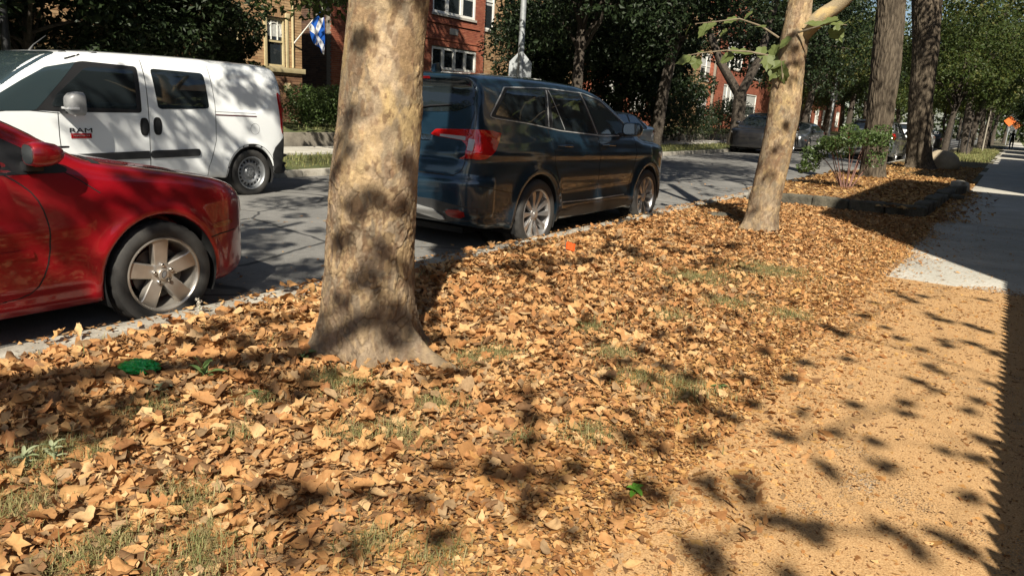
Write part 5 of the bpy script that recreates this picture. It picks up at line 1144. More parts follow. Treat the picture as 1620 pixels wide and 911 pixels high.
# crown of the leaning tree, above the picture
c2 = []
for _ in range(30):
    d = rs.normal(size=3); d /= np.linalg.norm(d); q = np.array([1.2, 9.9, 6.8]) + d * rs.uniform(.3, 1) * np.array([3.2, 3.0, 1.9]); q2 = q - SUNV * (q[2] / SUNV[2])
    if q2[0] > .9 and q2[1] < 13.5: continue
    c2.append((*q, .6, .6, .42, .3))
link('crown', leafcloud('crown', c2, 55, .13, M['leaf_plane'], .35, .75, .3, rs), t2)
def shade_crown(parent, c, n, seed, per=150):  # unseen high foliage, added for the shade it throws
    rg = np.random.default_rng(seed); cl = []; lm = MB()
    for k in range(n):
        d = rg.normal(size=3); d /= np.linalg.norm(d); q = np.array(c) + d * rg.uniform(.25, 1) * np.array([4.2, 4.0, 2.2]); q2 = q - SUNV * (q[2] / SUNV[2])
        if q2[0] > .2 and q2[1] < 13.2: continue
        cl.append((*q, .95, .95, .6, 1))
        if k % 2 == 0: branch(lm, (c[0], c[1], c[2] - 4.5), q, .06, .015, 5, .06, 5, rg)
    lm.build('limbs', M['twig'], parent, True, kind='stuff'); link('crown', leafcloud('crown', cl, per, .16, M['leaf_plane'], .4, .7, .3, rg), parent)
shade_crown(t2, (1.4, 9.8, 10.4), 85, 201, 200); shade_crown(t1, (1.0, 3.4, 10.6), 60, 202)  # added above the view to darken the road beyond the SUV
# ---- two big furrowed trunks in the planted bed
def oak(label, rows, zt, roots, seed, tone, crown, nt, nr):
    o = thing('street_tree', label, 'tree'); furrowed_trunk('trunk', rows, -.25, zt, nt, nr, roots, o, seed, tone); a = rows[-1]; lm = MB(); cl = []
    rg = np.random.default_rng(seed)
    for k in range(34):
        d = rg.normal(size=3); d /= np.linalg.norm(d); q = np.array([a[1], a[2], zt + 3.4]) + d * rg.uniform(.4, 1) * np.array([crown, crown, 3.0]); cl.append((*q, 1.1, 1.1, .8, 1.0))
        if k < 10: branch(lm, (a[1], a[2], zt - .2 - .1 * k), q, a[3] * .55, .03, 8, .06, 6, rg)
    lm.build('limbs', M['dark_bark'], o, True, kind='stuff'); link('crown', leafcloud('crown', cl, 330, .15, M['leaf_green'], .45, .55, .5, rg), o); return o
o3 = oak('thick furrowed trunk behind the small shrub, first of the two big trunks', [(-.3, 1.20, 20.4, .36), (0, 1.19, 20.4, .33), (.25, 1.15, 20.4, .295), (.6, 1.13, 20.39, .285), (1.66, 1.11, 20.39, .312), (2.84, 1.06, 20.38, .335), (4.27, .95, 20.37, .303), (6.2, .8, 20.3, .27)], 6.0, [(-.9, .12, .35, .18), (-2.4, .14, .4, .2), (.6, .1, .4, .18), (2.2, .1, .4, .2)], 21, .36, 4.6, 130, 300)
o4 = oak('stout furrowed trunk beside the boulder, farther of the two big trunks', [(-.3, 1.36, 29.8, .52), (0, 1.33, 29.8, .46), (.4, 1.27, 29.8, .40), (1.45, 1.09, 29.78, .368), (2.72, .96, 29.77, .384), (3.97, .88, 29.76, .40), (5.6, .66, 29.74, .47), (6.6, .5, 29.7, .44)], 6.4, [(-.7, .25, .4, .22), (-2.3, .14, .4, .25), (.5, .2, .4, .2), (2.2, .1, .4, .2)], 33, .42, 5.2, 130, 260)
shade_crown(o3, (3.6, 12.6, 10.2), 12, 203, 100); shade_crown(o4, (5.2, 23.5, 9.6), 20, 204, 120)  # unseen foliage set sunward of both trunks to shade them
# ---- street trees, garden trees and far trees
def inst(proto, label, loc, rz, s, group=None):
    c = copy_tree(proto); c.location = loc; c.rotation_euler = (0, 0, rz); c.scale = (s, s, s); c['label'] = label
    if group: c['group'] = group
    return c
# garden trees and shrubs in front of the tan house
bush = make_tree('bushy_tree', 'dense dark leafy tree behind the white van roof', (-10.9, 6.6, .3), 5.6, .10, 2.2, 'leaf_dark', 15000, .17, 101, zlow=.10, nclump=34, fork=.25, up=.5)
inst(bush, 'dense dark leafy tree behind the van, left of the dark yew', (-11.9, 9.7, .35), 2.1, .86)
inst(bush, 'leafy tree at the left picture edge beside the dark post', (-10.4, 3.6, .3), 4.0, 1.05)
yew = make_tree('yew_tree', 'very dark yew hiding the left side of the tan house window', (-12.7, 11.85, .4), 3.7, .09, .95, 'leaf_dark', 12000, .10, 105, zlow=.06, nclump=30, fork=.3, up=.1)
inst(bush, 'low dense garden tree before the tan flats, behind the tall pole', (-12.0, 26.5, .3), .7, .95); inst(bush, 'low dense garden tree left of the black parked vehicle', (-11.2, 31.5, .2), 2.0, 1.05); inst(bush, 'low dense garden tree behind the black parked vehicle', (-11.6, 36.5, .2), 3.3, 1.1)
make_tree('facade_shade_tree', 'tall garden tree on the lawn hidden behind the near trunk', (-12.3, 16.3, .4), 16.5, .2, 4.3, 'leaf_green', 9000, .26, 131, zlow=.50, nclump=34, fork=.5)  # added tree, crown out of view, to shade the red brick front
hedge_cl = []
for a in np.linspace(0, 1, 9):
    for b in (-.25, .25):
        for zz in (.35, .75): hedge_cl.append((-12.2 + b + random.uniform(-.1, .1), 13.9 + 2.1 * a, .5 + zz + random.uniform(-.05, .1), .42, .42, .36, 1))
hd = thing('hedge_bush', 'clipped green hedge bush in front of the tan house corner', 'hedge'); link('foliage', leafcloud('foliage', hedge_cl, 330, .07, M['leaf_bush'], .3, .6, .7), hd)
mbs = MB()
for k in range(9): mbs.tube([(-12.2, 13.9 + .26 * k, .4), (-12.2, 13.95 + .26 * k, 1.0)], [.02, .01], 5)
mbs.build('stems', M['dark_bark'], hd, True, kind='stuff')
# street trees: three built, the others copies with their own place, turn and size
A = make_tree('street_tree', 'dark street tree on the far parkway by the tall pole', (-8.0, 21.5, .05), 9.5, .19, 3.6, 'leaf_green', 12000, .20, 111, zlow=.26, nclump=40)
Bt = make_tree('street_tree', 'leafy street tree on the far parkway beyond the blue vehicle', (-8.1, 28.5, .05), 10.5, .24, 4.2, 'leaf_dark', 17000, .22, 112, zlow=.22, nclump=44)
Ct = make_tree('street_tree', 'tall tree over the far end of the sidewalk', (1.6, 52, 0), 11.5, .26, 4.6, 'leaf_mid', 12000, .24, 113, zlow=.24, nclump=44)
G = 'street trees along the block'
for o in (A, Bt, Ct): o['group'] = G
far = [(A, -8.0, 12.4, 1.0, 'street tree across the road hidden behind the near trunk'), (Bt, -7.9, 46.0, 1.05, 'street tree across the road just right of the forked tree'), (Ct, -8.2, 54, .95, 'street tree across the road, first past the forked tree'), (A, -8, 61, 1.1, 'street tree across the road, second past the forked tree'), (Bt, -8, 69, 1.0, 'street tree across the road, third past the forked tree'), (Ct, -8, 78, 1.0, 'street tree across the road, fourth past the forked tree'), (A, -8, 90, 1.1, 'street tree across the road, fifth past the forked tree'), (Bt, -8.2, 104, 1.1, 'street tree across the road, last one before the far end'),  # first entry is added, crown above the view, to shade the brick fronts
       (A, 1.5, 37.0, .7, 'street tree on the near verge, first one past the boulder'), (Bt, 1.4, 60, .95, 'street tree on the near verge beside the small sunny lawn'), (A, 1.6, 73, 1.0, 'street tree on the near verge at the far edge of the lawn'), (Ct, 1.6, 82, 1.0, 'street tree on the near verge, second past the lawn'), (Bt, 1.6, 95, 1.0, 'street tree on the near verge, third past the lawn'), (A, 1.6, 110, 1.1, 'street tree on the near verge, last before the far end'), (Ct, -8.2, -3.5, .9, 'street tree added out of view at the left to shade the far gardens'),  # last entry is added out of view to shade the left gardens
       (Bt, -13.5, 29.5, .75, 'garden tree before the tan flats, right of the tall pole'), (A, -12.6, 34, .85, 'garden tree before the tan flats, left of the black parked vehicle'), (A, -13, 72, .9, 'garden tree by the far red flats, nearest of three'), (Bt, -12.5, 82, .9, 'garden tree by the far red flats, middle of three'), (Ct, -13, 94, 1.0, 'garden tree by the far red flats, farthest of three'),
        (Bt, 6.6, 70, .75, 'garden tree overhanging the right edge of the sidewalk, nearest'), (Bt, 6.4, 80, .85, 'garden tree overhanging the right edge of the sidewalk, second'), (Bt, 6.2, 89, .8, 'garden tree overhanging the right edge of the sidewalk, third'), (A, 6, 100, .85, 'garden tree overhanging the right edge of the sidewalk, fourth'), (Ct, 5.5, 120, 1.0, 'tree closing the far end of the sidewalk on its right'), (Bt, -2, 135, 1.2, 'tree at the far end of the road, middle of the row'), (A, 2.5, 140, 1.2, 'tree at the far end of the road, right of the row'), (Ct, -7, 132, 1.2, 'tree at the far end of the road, left of the row'), (A, -4.2, 150, 1.3, 'tree at the far end of the road, behind the row')]
M['leaf_sun_tint'] = leaf_mat('sun_tint_leaf', [(.030, .052, .010), (.046, .072, .015), (.066, .094, .020), (.038, .060, .012), (.12, .13, .03)], .4)  # brighter greens put sunlight into the colour of far crowns
def recrown(o, m):
    for c_ in kids(o):
        if c_.name.startswith('crown'): c_.material_slots[0].link = 'OBJECT'; c_.material_slots[0].material = m
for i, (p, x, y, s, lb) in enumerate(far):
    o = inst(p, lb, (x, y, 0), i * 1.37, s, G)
    if (x > -4 and y > 36 and x < 5) or y > 125 or (x < -7 and y > 70): recrown(o, M['leaf_sun_tint'])
    if -11 > x > -15 and y < 60: recrown(o, M['leaf_dark'])  # shade put into the crown colour by the darker leaf
recrown(A, M['leaf_dark'])  # deep shade behind the SUV painted into this crown
if False: big = make_tree('shade_tree', 'tall yard tree beside the first house right of the sidewalk', (7.9, 8.2, 0), 17.5, .30, 4.6, 'leaf_green', 9500, .30, 119, zlow=.50, nclump=44, fork=.55)
for i, (x, y, s) in enumerate([(8.2, 17.0, 1.0), (8.0, 26.5, 1.0)]):
    if False: inst(big, 'tall yard tree rising behind the near houses, number %s along' % ['two', 'three', 'four', 'five', '', 'six'][i], (x, y, 0), 1.1 + i * 1.9, s)
# a far-off wood that closes the view behind the houses and at the end of the street
wc = []
wr = np.random.default_rng(77)
for k in range(150):
    a = wr.uniform(0, 1)
    if k < 60: p = (wr.uniform(-60, 60), wr.uniform(175, 200))
    else: p = (wr.uniform(-62, -36), wr.uniform(-20, 190))
    for zz in (2.5, 6, 10, 13): wc.append((p[0] + wr.uniform(-3, 3), p[1] + wr.uniform(-3, 3), zz + wr.uniform(-1, 1), 4.5, 4.5, 3, 1))
link('distant_trees', leafcloud('distant_trees', wc, 110, .9, M['leaf_green'], .4, .6, .4, wr), kind='stuff')
# big low crotch tree across the street behind the leaning trunk
ft = thing('street_tree', 'dark forked street tree behind the leaning plane tree', 'tree', group=G)
mb = MB(); b = np.array([-7.9, 38.2, 0]); 
mb.tube([tuple(b + np.array(p)) for p in [(0, 0, -.2), (.05, 0, .8), (.0, 0, 2.6)]], [.42, .34, .32], 10, .05); mb.build('trunk', M['dark_bark'], ft, True)
for pts in ([(0, 0, 2.5), (-1.0, -.4, 4.0), (-2.0, -1.0, 6.2), (-2.8, -1.2, 9)], [(0, 0, 2.5), (.7, .3, 4.4), (1.0, .6, 7), (1.2, .6, 9)]):
    MB().tube([tuple(b + np.array(p)) for p in pts], [.24, .21, .16, .08], 9, .05).build('limb', M['dark_bark'], ft, True)
cl = [(*(b + np.array([wr.uniform(-3.5, 3), wr.uniform(-3, 3), wr.uniform(6.6, 10.5)])), 1.3, 1.3, .9, 1) for k in range(26)]
link('crown', leafcloud('crown', cl, 300, .22, M['leaf_green'], .4, .55, .5, wr), ft)
# small shrub with many bare stems in the planted bed
sb = thing('leafy_shrub', 'small shrub with bare reddish stems and green leaves in the bed', 'shrub', (1.33, 15.95, .1)); stem_m = vmat('shrub_stem', (.15, .07, .055), (.24, .13, .10), 20, .8, .2, .003)
sr = np.random.default_rng(41); tips = []
for k in range(11):
    a = k * 2.4; rr = sr.uniform(.25, .75); q = np.array([rr * math.cos(a) - .10, rr * math.sin(a) * .7, sr.uniform(.6, 1.15)]); s_ = MB(); branch(s_, (math.cos(a) * .05, math.sin(a) * .05, -.06), q, .014, .005, 5, .05, 5, sr); s_.build('stem', stem_m, sb, True); tips.append(q)
cl = [(*(q * np.array([1.0, 1, .95]) + sr.normal(size=3) * .06), .22, .22, .16, 1) for q in tips] + [(-.72, -.05, .45, .20, .2, .18, 1), (-.62, 0, .66, .24, .2, .18, 1.2), (-.85, .0, .36, .16, .16, .12, .8), (.2, 0, 1.05, .3, .3, .12, .8), (.5, .1, .85, .22, .2, .2, .8), (.45, 0, .62, .18, .18, .16, .7), (-.5, .1, .86, .2, .2, .15, .8), (-.1, 0, 1.18, .2, .2, .1, .6)]
link('foliage', leafcloud('foliage', cl, 200, .062, M['leaf_bush'], .35, .62, .4, sr), sb)
# ================================================================== LEAF LITTER, GRASS, BED
_LT = [(.20, .105, .05), (.33, .21, .115), (.38, .19, .075), (.42, .205, .080), (.49, .255, .105), (.37, .165, .060), (.55, .32, .145), (.46, .23, .09), (.28, .125, .05), (.51, .28, .115), (.58, .36, .18)]
LITTER = [(r_ * 1.02, g_ * 1.07, b_ * 1.06) for r_, g_, b_ in _LT]
def litter_mat(name, stops, objvar=False, fine=60):
    m = mat(name, stops[0], .75); t = NT(m); r = t.math('FRACT', t.math('ADD', t.rnd(), t.objrnd())) if objvar else t.rnd(); n = len(stops)
    c = t.ramp(r, [(i / n, s) for i, s in enumerate(stops)], 'CONSTANT'); p = t.pos(); f = t.noise(fine, 4, .65, p)
    c = t.mix(.6, c, t.ramp(f, [(.3, (.62, .58, .52)), (.65, (1.1, 1.08, 1.05))]), 'MULTIPLY'); t.l(c, t.b.inputs['Base Color']); t.bump(f, .25, .003); t.b.inputs['Specular IOR Level'].default_value = .3
    tr = t.n('BsdfTranslucent'); t.l(c, tr.inputs['Color']); mx = t.n('MixShader', {0: .22}); t.l(t.b.outputs[0], mx.inputs[1]); t.l(tr.outputs[0], mx.inputs[2]); t.l(mx.outputs[0], t.out.inputs[0]); return m
M['litter'] = litter_mat('fallen_leaf', LITTER); M['litter_obj'] = litter_mat('fallen_leaf_single', LITTER, True)
M['crumb'] = litter_mat('leaf_crumb', [(.46, .24, .08), (.54, .31, .115), (.38, .18, .06), (.60, .38, .17), (.30, .14, .05), (.50, .29, .10)])
M['litter_gold'] = litter_mat('golden_leaf', [(.40, .22, .08), (.47, .28, .105), (.32, .165, .06), (.54, .35, .15), (.22, .11, .045)])
# lobed, curled leaf shapes
def leaf_shape(rng, curl, kind=0):
    base = [(0, -.5), (.14, -.36), (.34, -.40), (.28, -.16), (.55, -.02), (.33, .10), (.40, .34), (.16, .26), (.0, .56)]
    half = np.array([(x * rng.uniform(.8, 1.15), y + rng.normal() * .03) for x, y in base]); oth = np.array([(-x * rng.uniform(.85, 1.1), y + rng.normal() * .03) for x, y in half[-2:0:-1]]); out = np.concatenate([half, oth])
    th_ = np.arctan2(out[:, 1], out[:, 0]); el = np.stack([.36 * np.cos(th_), .50 * np.sin(th_)], 1) * (1 + .10 * rng.normal(size=(len(out), 1))); bl = [.15, .7, .85][kind]; out = out * (1 - bl) + el * bl
    if kind == 2: out[:, 0] *= rng.uniform(.35, .7); out[:, 1] *= rng.uniform(.7, 1.1)                # torn piece
    n = len(out); P = np.concatenate([np.zeros((1, 2)), out * .52, out]); x, y = P[:, 0], P[:, 1]
    R1 = (.15 if kind == 1 else .24) + 1.0 * rng.uniform() ** 1.5 / max(curl, .05) * .42; th = rng.uniform(-.5, .5) + (0 if rng.uniform() < .7 else 1.57)      # roll round an axis near the midrib
    u = x * math.cos(th) + y * math.sin(th); v = -x * math.sin(th) + y * math.cos(th); ph = u / R1; U_ = R1 * np.sin(np.clip(ph, -1.9, 1.9)); z = R1 * (1 - np.cos(np.clip(ph, -1.9, 1.9)))
    z = z + .25 * rng.normal() * curl * v ** 2 * 2 + .04 * np.sin(9 * x + 7 * y + rng.uniform(0, 6)) + .10 * rng.normal() * np.abs(u); V = np.stack([U_, v, z - z.min() * .3], 1)
    F = [(0, 1 + i, 1 + (i + 1) % n) for i in range(n)] + [(1 + i, 1 + n + i, 1 + n + (i + 1) % n) for i in range(n)] + [(1 + i, 1 + n + (i + 1) % n, 1 + (i + 1) % n) for i in range(n)]
    return V, np.array(F)
lrng = np.random.default_rng(99); SH = [leaf_shape(lrng, .6, k % 3) for k in range(30)]
def rotm(ax, ay, az):
    ca, sa, cb, sb, cc, sc_ = np.cos(ax), np.sin(ax), np.cos(ay), np.sin(ay), np.cos(az), np.sin(az); n = len(ax); Rm = np.zeros((n, 3, 3))
    Rm[:, 0, 0] = cc * cb; Rm[:, 0, 1] = cc * sb * sa - sc_ * ca; Rm[:, 0, 2] = cc * sb * ca + sc_ * sa; Rm[:, 1, 0] = sc_ * cb; Rm[:, 1, 1] = sc_ * sb * sa + cc * ca; Rm[:, 1, 2] = sc_ * sb * ca - cc * sa
    Rm[:, 2, 0] = -sb; Rm[:, 2, 1] = cb * sa; Rm[:, 2, 2] = cb * ca; return Rm
def litter_mesh(name, P, S, m, tilt=.33, shapes=SH):
    n = len(P); Rm = rotm(lrng.normal(size=n) * tilt, lrng.normal(size=n) * tilt, lrng.uniform(0, 6.28, n)); sid = lrng.integers(0, len(shapes), n); Vs, Fs, o = [], [], 0
    for k, (v, f) in enumerate(shapes):
        i = np.where(sid == k)[0]
        if len(i) == 0: continue
        fl = np.where(lrng.uniform(size=len(i)) < .4, -1, 1)[:, None]; vv = np.repeat(v[None], len(i), 0).copy(); vv[:, :, 2] *= fl
        W = np.einsum('nij,nkj->nki', Rm[i], vv) * S[i][:, None, None]; W[:, :, 2] -= W[:, :, 2].min(1, keepdims=True) * .75; W = W + P[i][:, None, :]
        Vs.append(W.reshape(-1, 3)); Fs.append((f[None] + (np.arange(len(i)) * len(v))[:, None, None] + o).reshape(-1, 3)); o += len(i) * len(v)
    return npmesh(name, np.concatenate(Vs), np.concatenate(Fs), True, [m])
GRASSY = [(U(x, y), r) for x, y, r in [(120, 890, .08), (180, 860, .06), (310, 890, .11), (330, 850, .06), (50, 735, .09), (90, 715, .08), (30, 800, .10), (550, 612, .12), (520, 600, .08), (240, 655, .09), (300, 790, .09), (640, 690, .10), (780, 560, .10), (740, 570, .08), (930, 690, .09), (1080, 620, .14), (1000, 600, .10), (590, 860, .08), (1060, 500, .12), (930, 520, .10), (560, 690, .07), (700, 880, .07), (160, 720, .06), (410, 640, .06), (1150, 480, .15), (1250, 500, .12), (820, 690, .05), (970, 560, .10), (380, 690, .06), (690, 640, .09), (1210, 430, .3), (1100, 440, .25)]]
def grassy(P):
    g = np.zeros(len(P))
    for c, r in GRASSY: g = np.maximum(g, np.exp(-((P[:, 0] - c[0]) ** 2 + (P[:, 1] - c[1]) ** 2) / (r * r)))
    return g
def inview(P, mx=60):
    q = proj(P); d = (P - CAM_C) @ CF; return (d > .2) & (q[:, 0] > -mx) & (q[:, 0] < 1620 + mx) & (q[:, 1] < 911 + 120)
def scatter(n, x0, x1, y0, y1):
    return np.stack([lrng.uniform(x0, x1, n), lrng.uniform(y0, y1, n)], 1)
xy = scatter(31000, -.12, 3.75, .3, 13.0)
Pz = np.where(xy[:, 0] < .01, .002, park_z(xy[:, 0], xy[:, 1])); P3 = np.stack([xy[:, 0], xy[:, 1], Pz + .006], 1)
den = fbm(np.stack([xy[:, 0] * 1.6, xy[:, 1] * 1.6, 0 * xy[:, 0]], 1), 3, 31); edge = np.where(xy[:, 1] > 7.35, np.clip((3.22 - xy[:, 0]) / .3, 0, 1), 1) * np.clip((3.75 - .3 * vnoise(np.stack([xy[:, 1] * 1.2, xy[:, 1] * 0, xy[:, 0] * 0], 1), 4) - xy[:, 0]) / 1.25, .0, 1)
tree_d = np.minimum(np.hypot(xy[:, 0] - 1.25, xy[:, 1] - 2.85) - .30, np.hypot(xy[:, 0] - 1.5, xy[:, 1] - 9.4) - .25)
keep = (lrng.uniform(size=len(xy)) < np.clip(1.15 - 1.0 * grassy(P3) - .30 * (den < .40), .06, 1) * edge * np.clip(.36 + xy[:, 0] / .30, .06, 1)) & (tree_d > 0) & inview(P3)
P3 = P3[keep]; n = len(P3); dd = np.linalg.norm(P3 - CAM_C, axis=1)
size = np.clip(np.exp(lrng.normal(size=n) * .48), .35, 1.75) * np.interp(P3[:, 0], [0, 1.6, 2.6, 3.4], [.060, .055, .043, .030]) * np.interp(P3[:, 1], [1, 4, 9, 13], [1.06, 1.0, .8, .7])
P3[:, 2] += lrng.uniform(0, .022, n) * np.clip(size / .09, .3, 1.3) + .006 * np.exp(-np.abs(np.hypot(P3[:, 0] - 1.25, P3[:, 1] - 2.85) - .4) / .12)
q = proj(P3); px = size * q[:, 2]; score = np.where((q[:, 0] > 0) & (q[:, 0] < 1620) & (q[:, 1] < 905), px, 0); score = score * (1 + 2.0 * (P3[:, 2] - Pz[keep])); one = np.argsort(-score)[:300]
single = np.zeros(n, bool); single[one] = True
P3[single, 2] += .010
lm_ = []
for v, f in SH:
    me = npmesh('leaf', v - np.array([0, 0, v[:, 2].min() * .8]), f, True, [M['litter_obj']]); lm_.append(me)
for i in one:
    o = link('leaf', lm_[lrng.integers(0, len(lm_))], PARK, tuple(P3[i])); s = float(size[i]); o.scale = (s, s, s * (1 if lrng.uniform() < .6 else -1)); o.rotation_euler = (lrng.normal() * .22, lrng.normal() * .22, lrng.uniform(0, 6.28))
link('leaf_litter', litter_mesh('leaf_litter', P3[~single], size[~single], M['litter'], .40), PARK, kind='stuff')
# broken bits: under the leaves, over the edge of the sidewalk and on the slabs
tri = [(np.array([(-.5, -.2, 0), (.5, -.3, .06), (.35, .3, -.02), (-.3, .35, .10)]), np.array([(0, 1, 2), (0, 2, 3)])), (np.array([(-.6, 0, 0), (0, -.25, .14), (.6, .05, 0), (0, .22, .03)]), np.array([(0, 1, 3), (1, 2, 3)])), (np.array([(-.4, -.3, .05), (.5, 0, 0), (-.1, .4, .12)]), np.array([(0, 1, 2)]))]
b1 = scatter(120000, .05, 3.5, .3, 13.0); z1 = park_z(b1[:, 0], b1[:, 1]); B1 = np.stack([b1[:, 0], b1[:, 1], np.where(b1[:, 0] > 3.13, .004, z1 + .004 + lrng.choice([0, .018], len(b1)))], 1); k1 = inview(B1) & ((b1[:, 1] < 7.4) | (b1[:, 0] < 3.2)) & (lrng.uniform(size=len(B1)) < np.clip(1.1 - .7 * grassy(B1), .1, 1)); B1 = B1[k1]
link('leaf_litter', litter_mesh('leaf_litter', B1, np.exp(lrng.normal(size=len(B1)) * .45) * np.interp(B1[:, 0], [0, 2.4, 3.4], [.027, .024, .017]), M['litter'], .38, tri), PARK, kind='stuff')
b2 = scatter(260000, 2.4, 5.0, .8, 13.4)
lim = 7.5 + .25 * np.sin(b2[:, 0] * 5) ; dn = np.where(b2[:, 1] < lim, 1.0, .05 + .9 * np.exp(-np.clip(b2[:, 0] - 3.10 - .1 * np.sin(b2[:, 1] * 3), 0, 9) / .10)) * np.where(b2[:, 0] < 3.14, np.clip((b2[:, 0] - 2.2) / .7, 0, 1), 1) * (.45 + .9 * fbm(np.stack([b2 [:, 0] * 2.2, b2[:, 1] * 2.2, 0 * b2[:, 0]], 1), 3, 12)) * np.interp(b2[:, 0], [3.3, 4.2, 5], [1.0, .75, .5])
B2 = np.stack([b2[:, 0], b2[:, 1], np.where(b2[:, 0] > 3.14, .004, park_z(b2[:, 0], b2[:, 1]) + .012)], 1); k2 = inview(B2) & (lrng.uniform(size=len(B2)) < dn); B2 = B2[k2]
cr = link('leaf_crumbs', litter_mesh('leaf_crumbs', B2, np.exp(lrng.normal(size=len(B2)) * .5) * np.interp(B2[:, 0], [2.6, 3.6, 4.4], [.021, .0125, .0105]), M['crumb'], .22, tri), kind='stuff')
M['crumb_dark'] = litter_mat('dark_leaf_bit', [(.16, .08, .035), (.22, .11, .045), (.12, .06, .03)])
b5 = scatter(15000, 2.6, 5.0, .8, 7.45); B5 = np.stack([b5[:, 0], b5[:, 1], np.where(b5[:, 0] > 3.14, .009, park_z(b5[:, 0], b5[:, 1]) + .016)], 1); B5 = B5[inview(B5)]
link('leaf_crumbs', litter_mesh('leaf_crumbs', B5, np.exp(lrng.normal(size=len(B5)) * .4) * .0095, M['crumb_dark'], .3, tri[1:2]), kind='stuff')
# crushed leaf dust lying on the near slabs
m = mat('crushed_leaf_dust', (.40, .2, .07), .95); t = NT(m); p = t.pos(); f = t.noise(2.3, 5, .65, p); g = t.noise(150, 3, .7, p)
c = t.ramp(g, [(.30, (.26, .14, .055)), (.5, (.43, .25, .105)), (.68, (.55, .355, .17))]); t.l(c, t.b.inputs['Base Color']); t.bump(g, .6, .006)
al = t.math('ADD', t.math('MULTIPLY', f, 1.5), t.math('SUBTRACT', t.math('MULTIPLY', g, 1.9), .95)); px_ = t.n('SeparateXYZ', {0: p}).outputs[0]; al = t.math('ADD', al, t.n('MapRange', {'Value': px_, 'From Min': 2.65, 'From Max': 3.12, 'To Min': -.8, 'To Max': .0}).outputs[0]); al = t.math('SUBTRACT', al, t.n('MapRange', {'Value': px_, 'From Min': 4.0, 'From Max': 4.9, 'To Min': .0, 'To Max': .35}).outputs[0]); al = t.ramp(al, [(.38, (0, 0, 0)), (.56, (1, 1, 1))]); t.l(al, t.b.inputs['Alpha'])
dust = sheet('leaf_dust', 2.3, 5.0, .3, 7.46, .008, m, 60, 120, lambda X, Y: np.where(X < 3.13, park_z(X, Y) + .003, .008), kind='stuff')
# golden leaf bits in the raised bed and beyond
b3 = np.concatenate([scatter(26000, .1, 3.15, 13.2, 34), scatter(9000, 2.3, 3.9, 12.8, 24)]); zb = np.where((b3[:, 1] < 22.3) & (b3[:, 0] < 2.86), .135, .015); B3 = np.stack([b3[:, 0], b3[:, 1], zb], 1)
k3 = lrng.uniform(size=len(B3)) < np.where(b3[:, 0] > 3.3, np.exp(-(b3[:, 0] - 3.3) / .18) * (b3[:, 1] < 20), 1) * (.4 + fbm(np.stack([b3[:, 0], b3[:, 1], 0 * b3[:, 0]], 1), 3, 5)); B3 = B3[k3]
link('golden_leaf_litter', litter_mesh('golden_leaf_litter', B3, np.exp(lrng.normal(size=len(B3)) * .35) * .055, M['litter_gold'], .3, tri), kind='stuff')
b4 = np.concatenate([scatter(2600, -.55, -.14, .5, 13), scatter(900, -.16, .0, 0, 14), scatter(500, -3, -.3, 3, 16)]); B4 = np.stack([b4[:, 0], b4[:, 1], np.where(b4[:, 0] > -.16, .004, road_z(b4[:, 0], b4[:, 1]) + .004)], 1)
link('gutter_leaf_litter', litter_mesh('gutter_leaf_litter', B4, np.clip(np.exp(lrng.normal(size=len(B4)) * .5), .4, 1.5) * .028, M['litter'], .2, tri), kind='stuff')
# grass
def grass_mat(name, stops): return leaf_mat(name, stops, .3, .6)
M['grass_dry'] = grass_mat('dry_grass', [(.30, .24, .10), (.36, .29, .13), (.20, .20, .07), (.42, .34, .17), (.13, .16, .05)])
M['grass_green'] = grass_mat('green_grass', [(.16, .19, .06), (.21, .22, .08), (.28, .26, .11), (.12, .15, .045), (.33, .28, .13)])
def blades(name, P, h, wd, m, lean=.5, parent=None):
    n = len(P); az = lrng.uniform(0, 6.28, n); L = h * np.exp(lrng.normal(size=n) * .3); ln = lrng.uniform(.1, 1, n) * lean; d = np.stack([np.cos(az), np.sin(az), 0 * az], 1); s = np.stack([-np.sin(az), np.cos(az), 0 * az], 1); up = np.array([0, 0, 1.0])
    a = P; b = P + up * (L * .55)[:, None] + d * (L * ln * .25)[:, None]; c = P + up * (L * (1 - .35 * ln))[:, None] + d * (L * ln)[:, None]; w2 = (wd * lrng.uniform(.7, 1.3, n))[:, None] / 2
    V = np.stack([a - s * w2, a + s * w2, b + s * w2 * .8, b - s * w2 * .8, c], 1).reshape(-1, 3); o = np.arange(n)[:, None] * 5
    F = np.concatenate([o + np.array([0, 1, 2]), o + np.array([0, 2, 3]), o + np.array([3, 2, 4])]); return link(name, npmesh(name, V, F, False, [m]), parent, kind='stuff')
gp = []
for (c, r) in GRASSY[:]:
    k = int(3200 * r * r / .015 * .16) + 60; pp = np.array([c[0], c[1]]) + lrng.normal(size=(k, 2)) * r * .75; gp.append(pp)
gp = np.concatenate(gp); gp = gp[(gp[:, 0] > .05) & (gp[:, 0] < 3.2)]; cut = lrng.uniform(size=len(gp)) < .62
for sel, nm, hh, mt in ((cut, 'dry_grass', .040, 'grass_dry'), (~cut, 'green_grass', .040, 'grass_green')):
    g_ = gp[sel]; blades(nm, np.stack([g_[:, 0], g_[:, 1], park_z(g_[:, 0], g_[:, 1]) + .012], 1), hh, .0026, M[mt], 1.6)
g2 = scatter(5200, .05, 3.2, .6, 12.5); g2 = g2[fbm(np.stack([g2[:, 0] * 2.5, g2[:, 1] * 2.5, 0 * g2[:, 0]], 1), 3, 44) > .54]
blades('dry_grass', np.stack([g2[:, 0], g2[:, 1], park_z(g2[:, 0], g2[:, 1]) + .02], 1), .045, .004, M['grass_dry'], 1.0)
g3 = scatter(9000, 1.0, 3.1, 41, 72); blades('lawn_grass', np.stack([g3[:, 0], g3[:, 1], 0 * g3[:, 0] + .0], 1), .14, .03, M['grass_green'], .8)
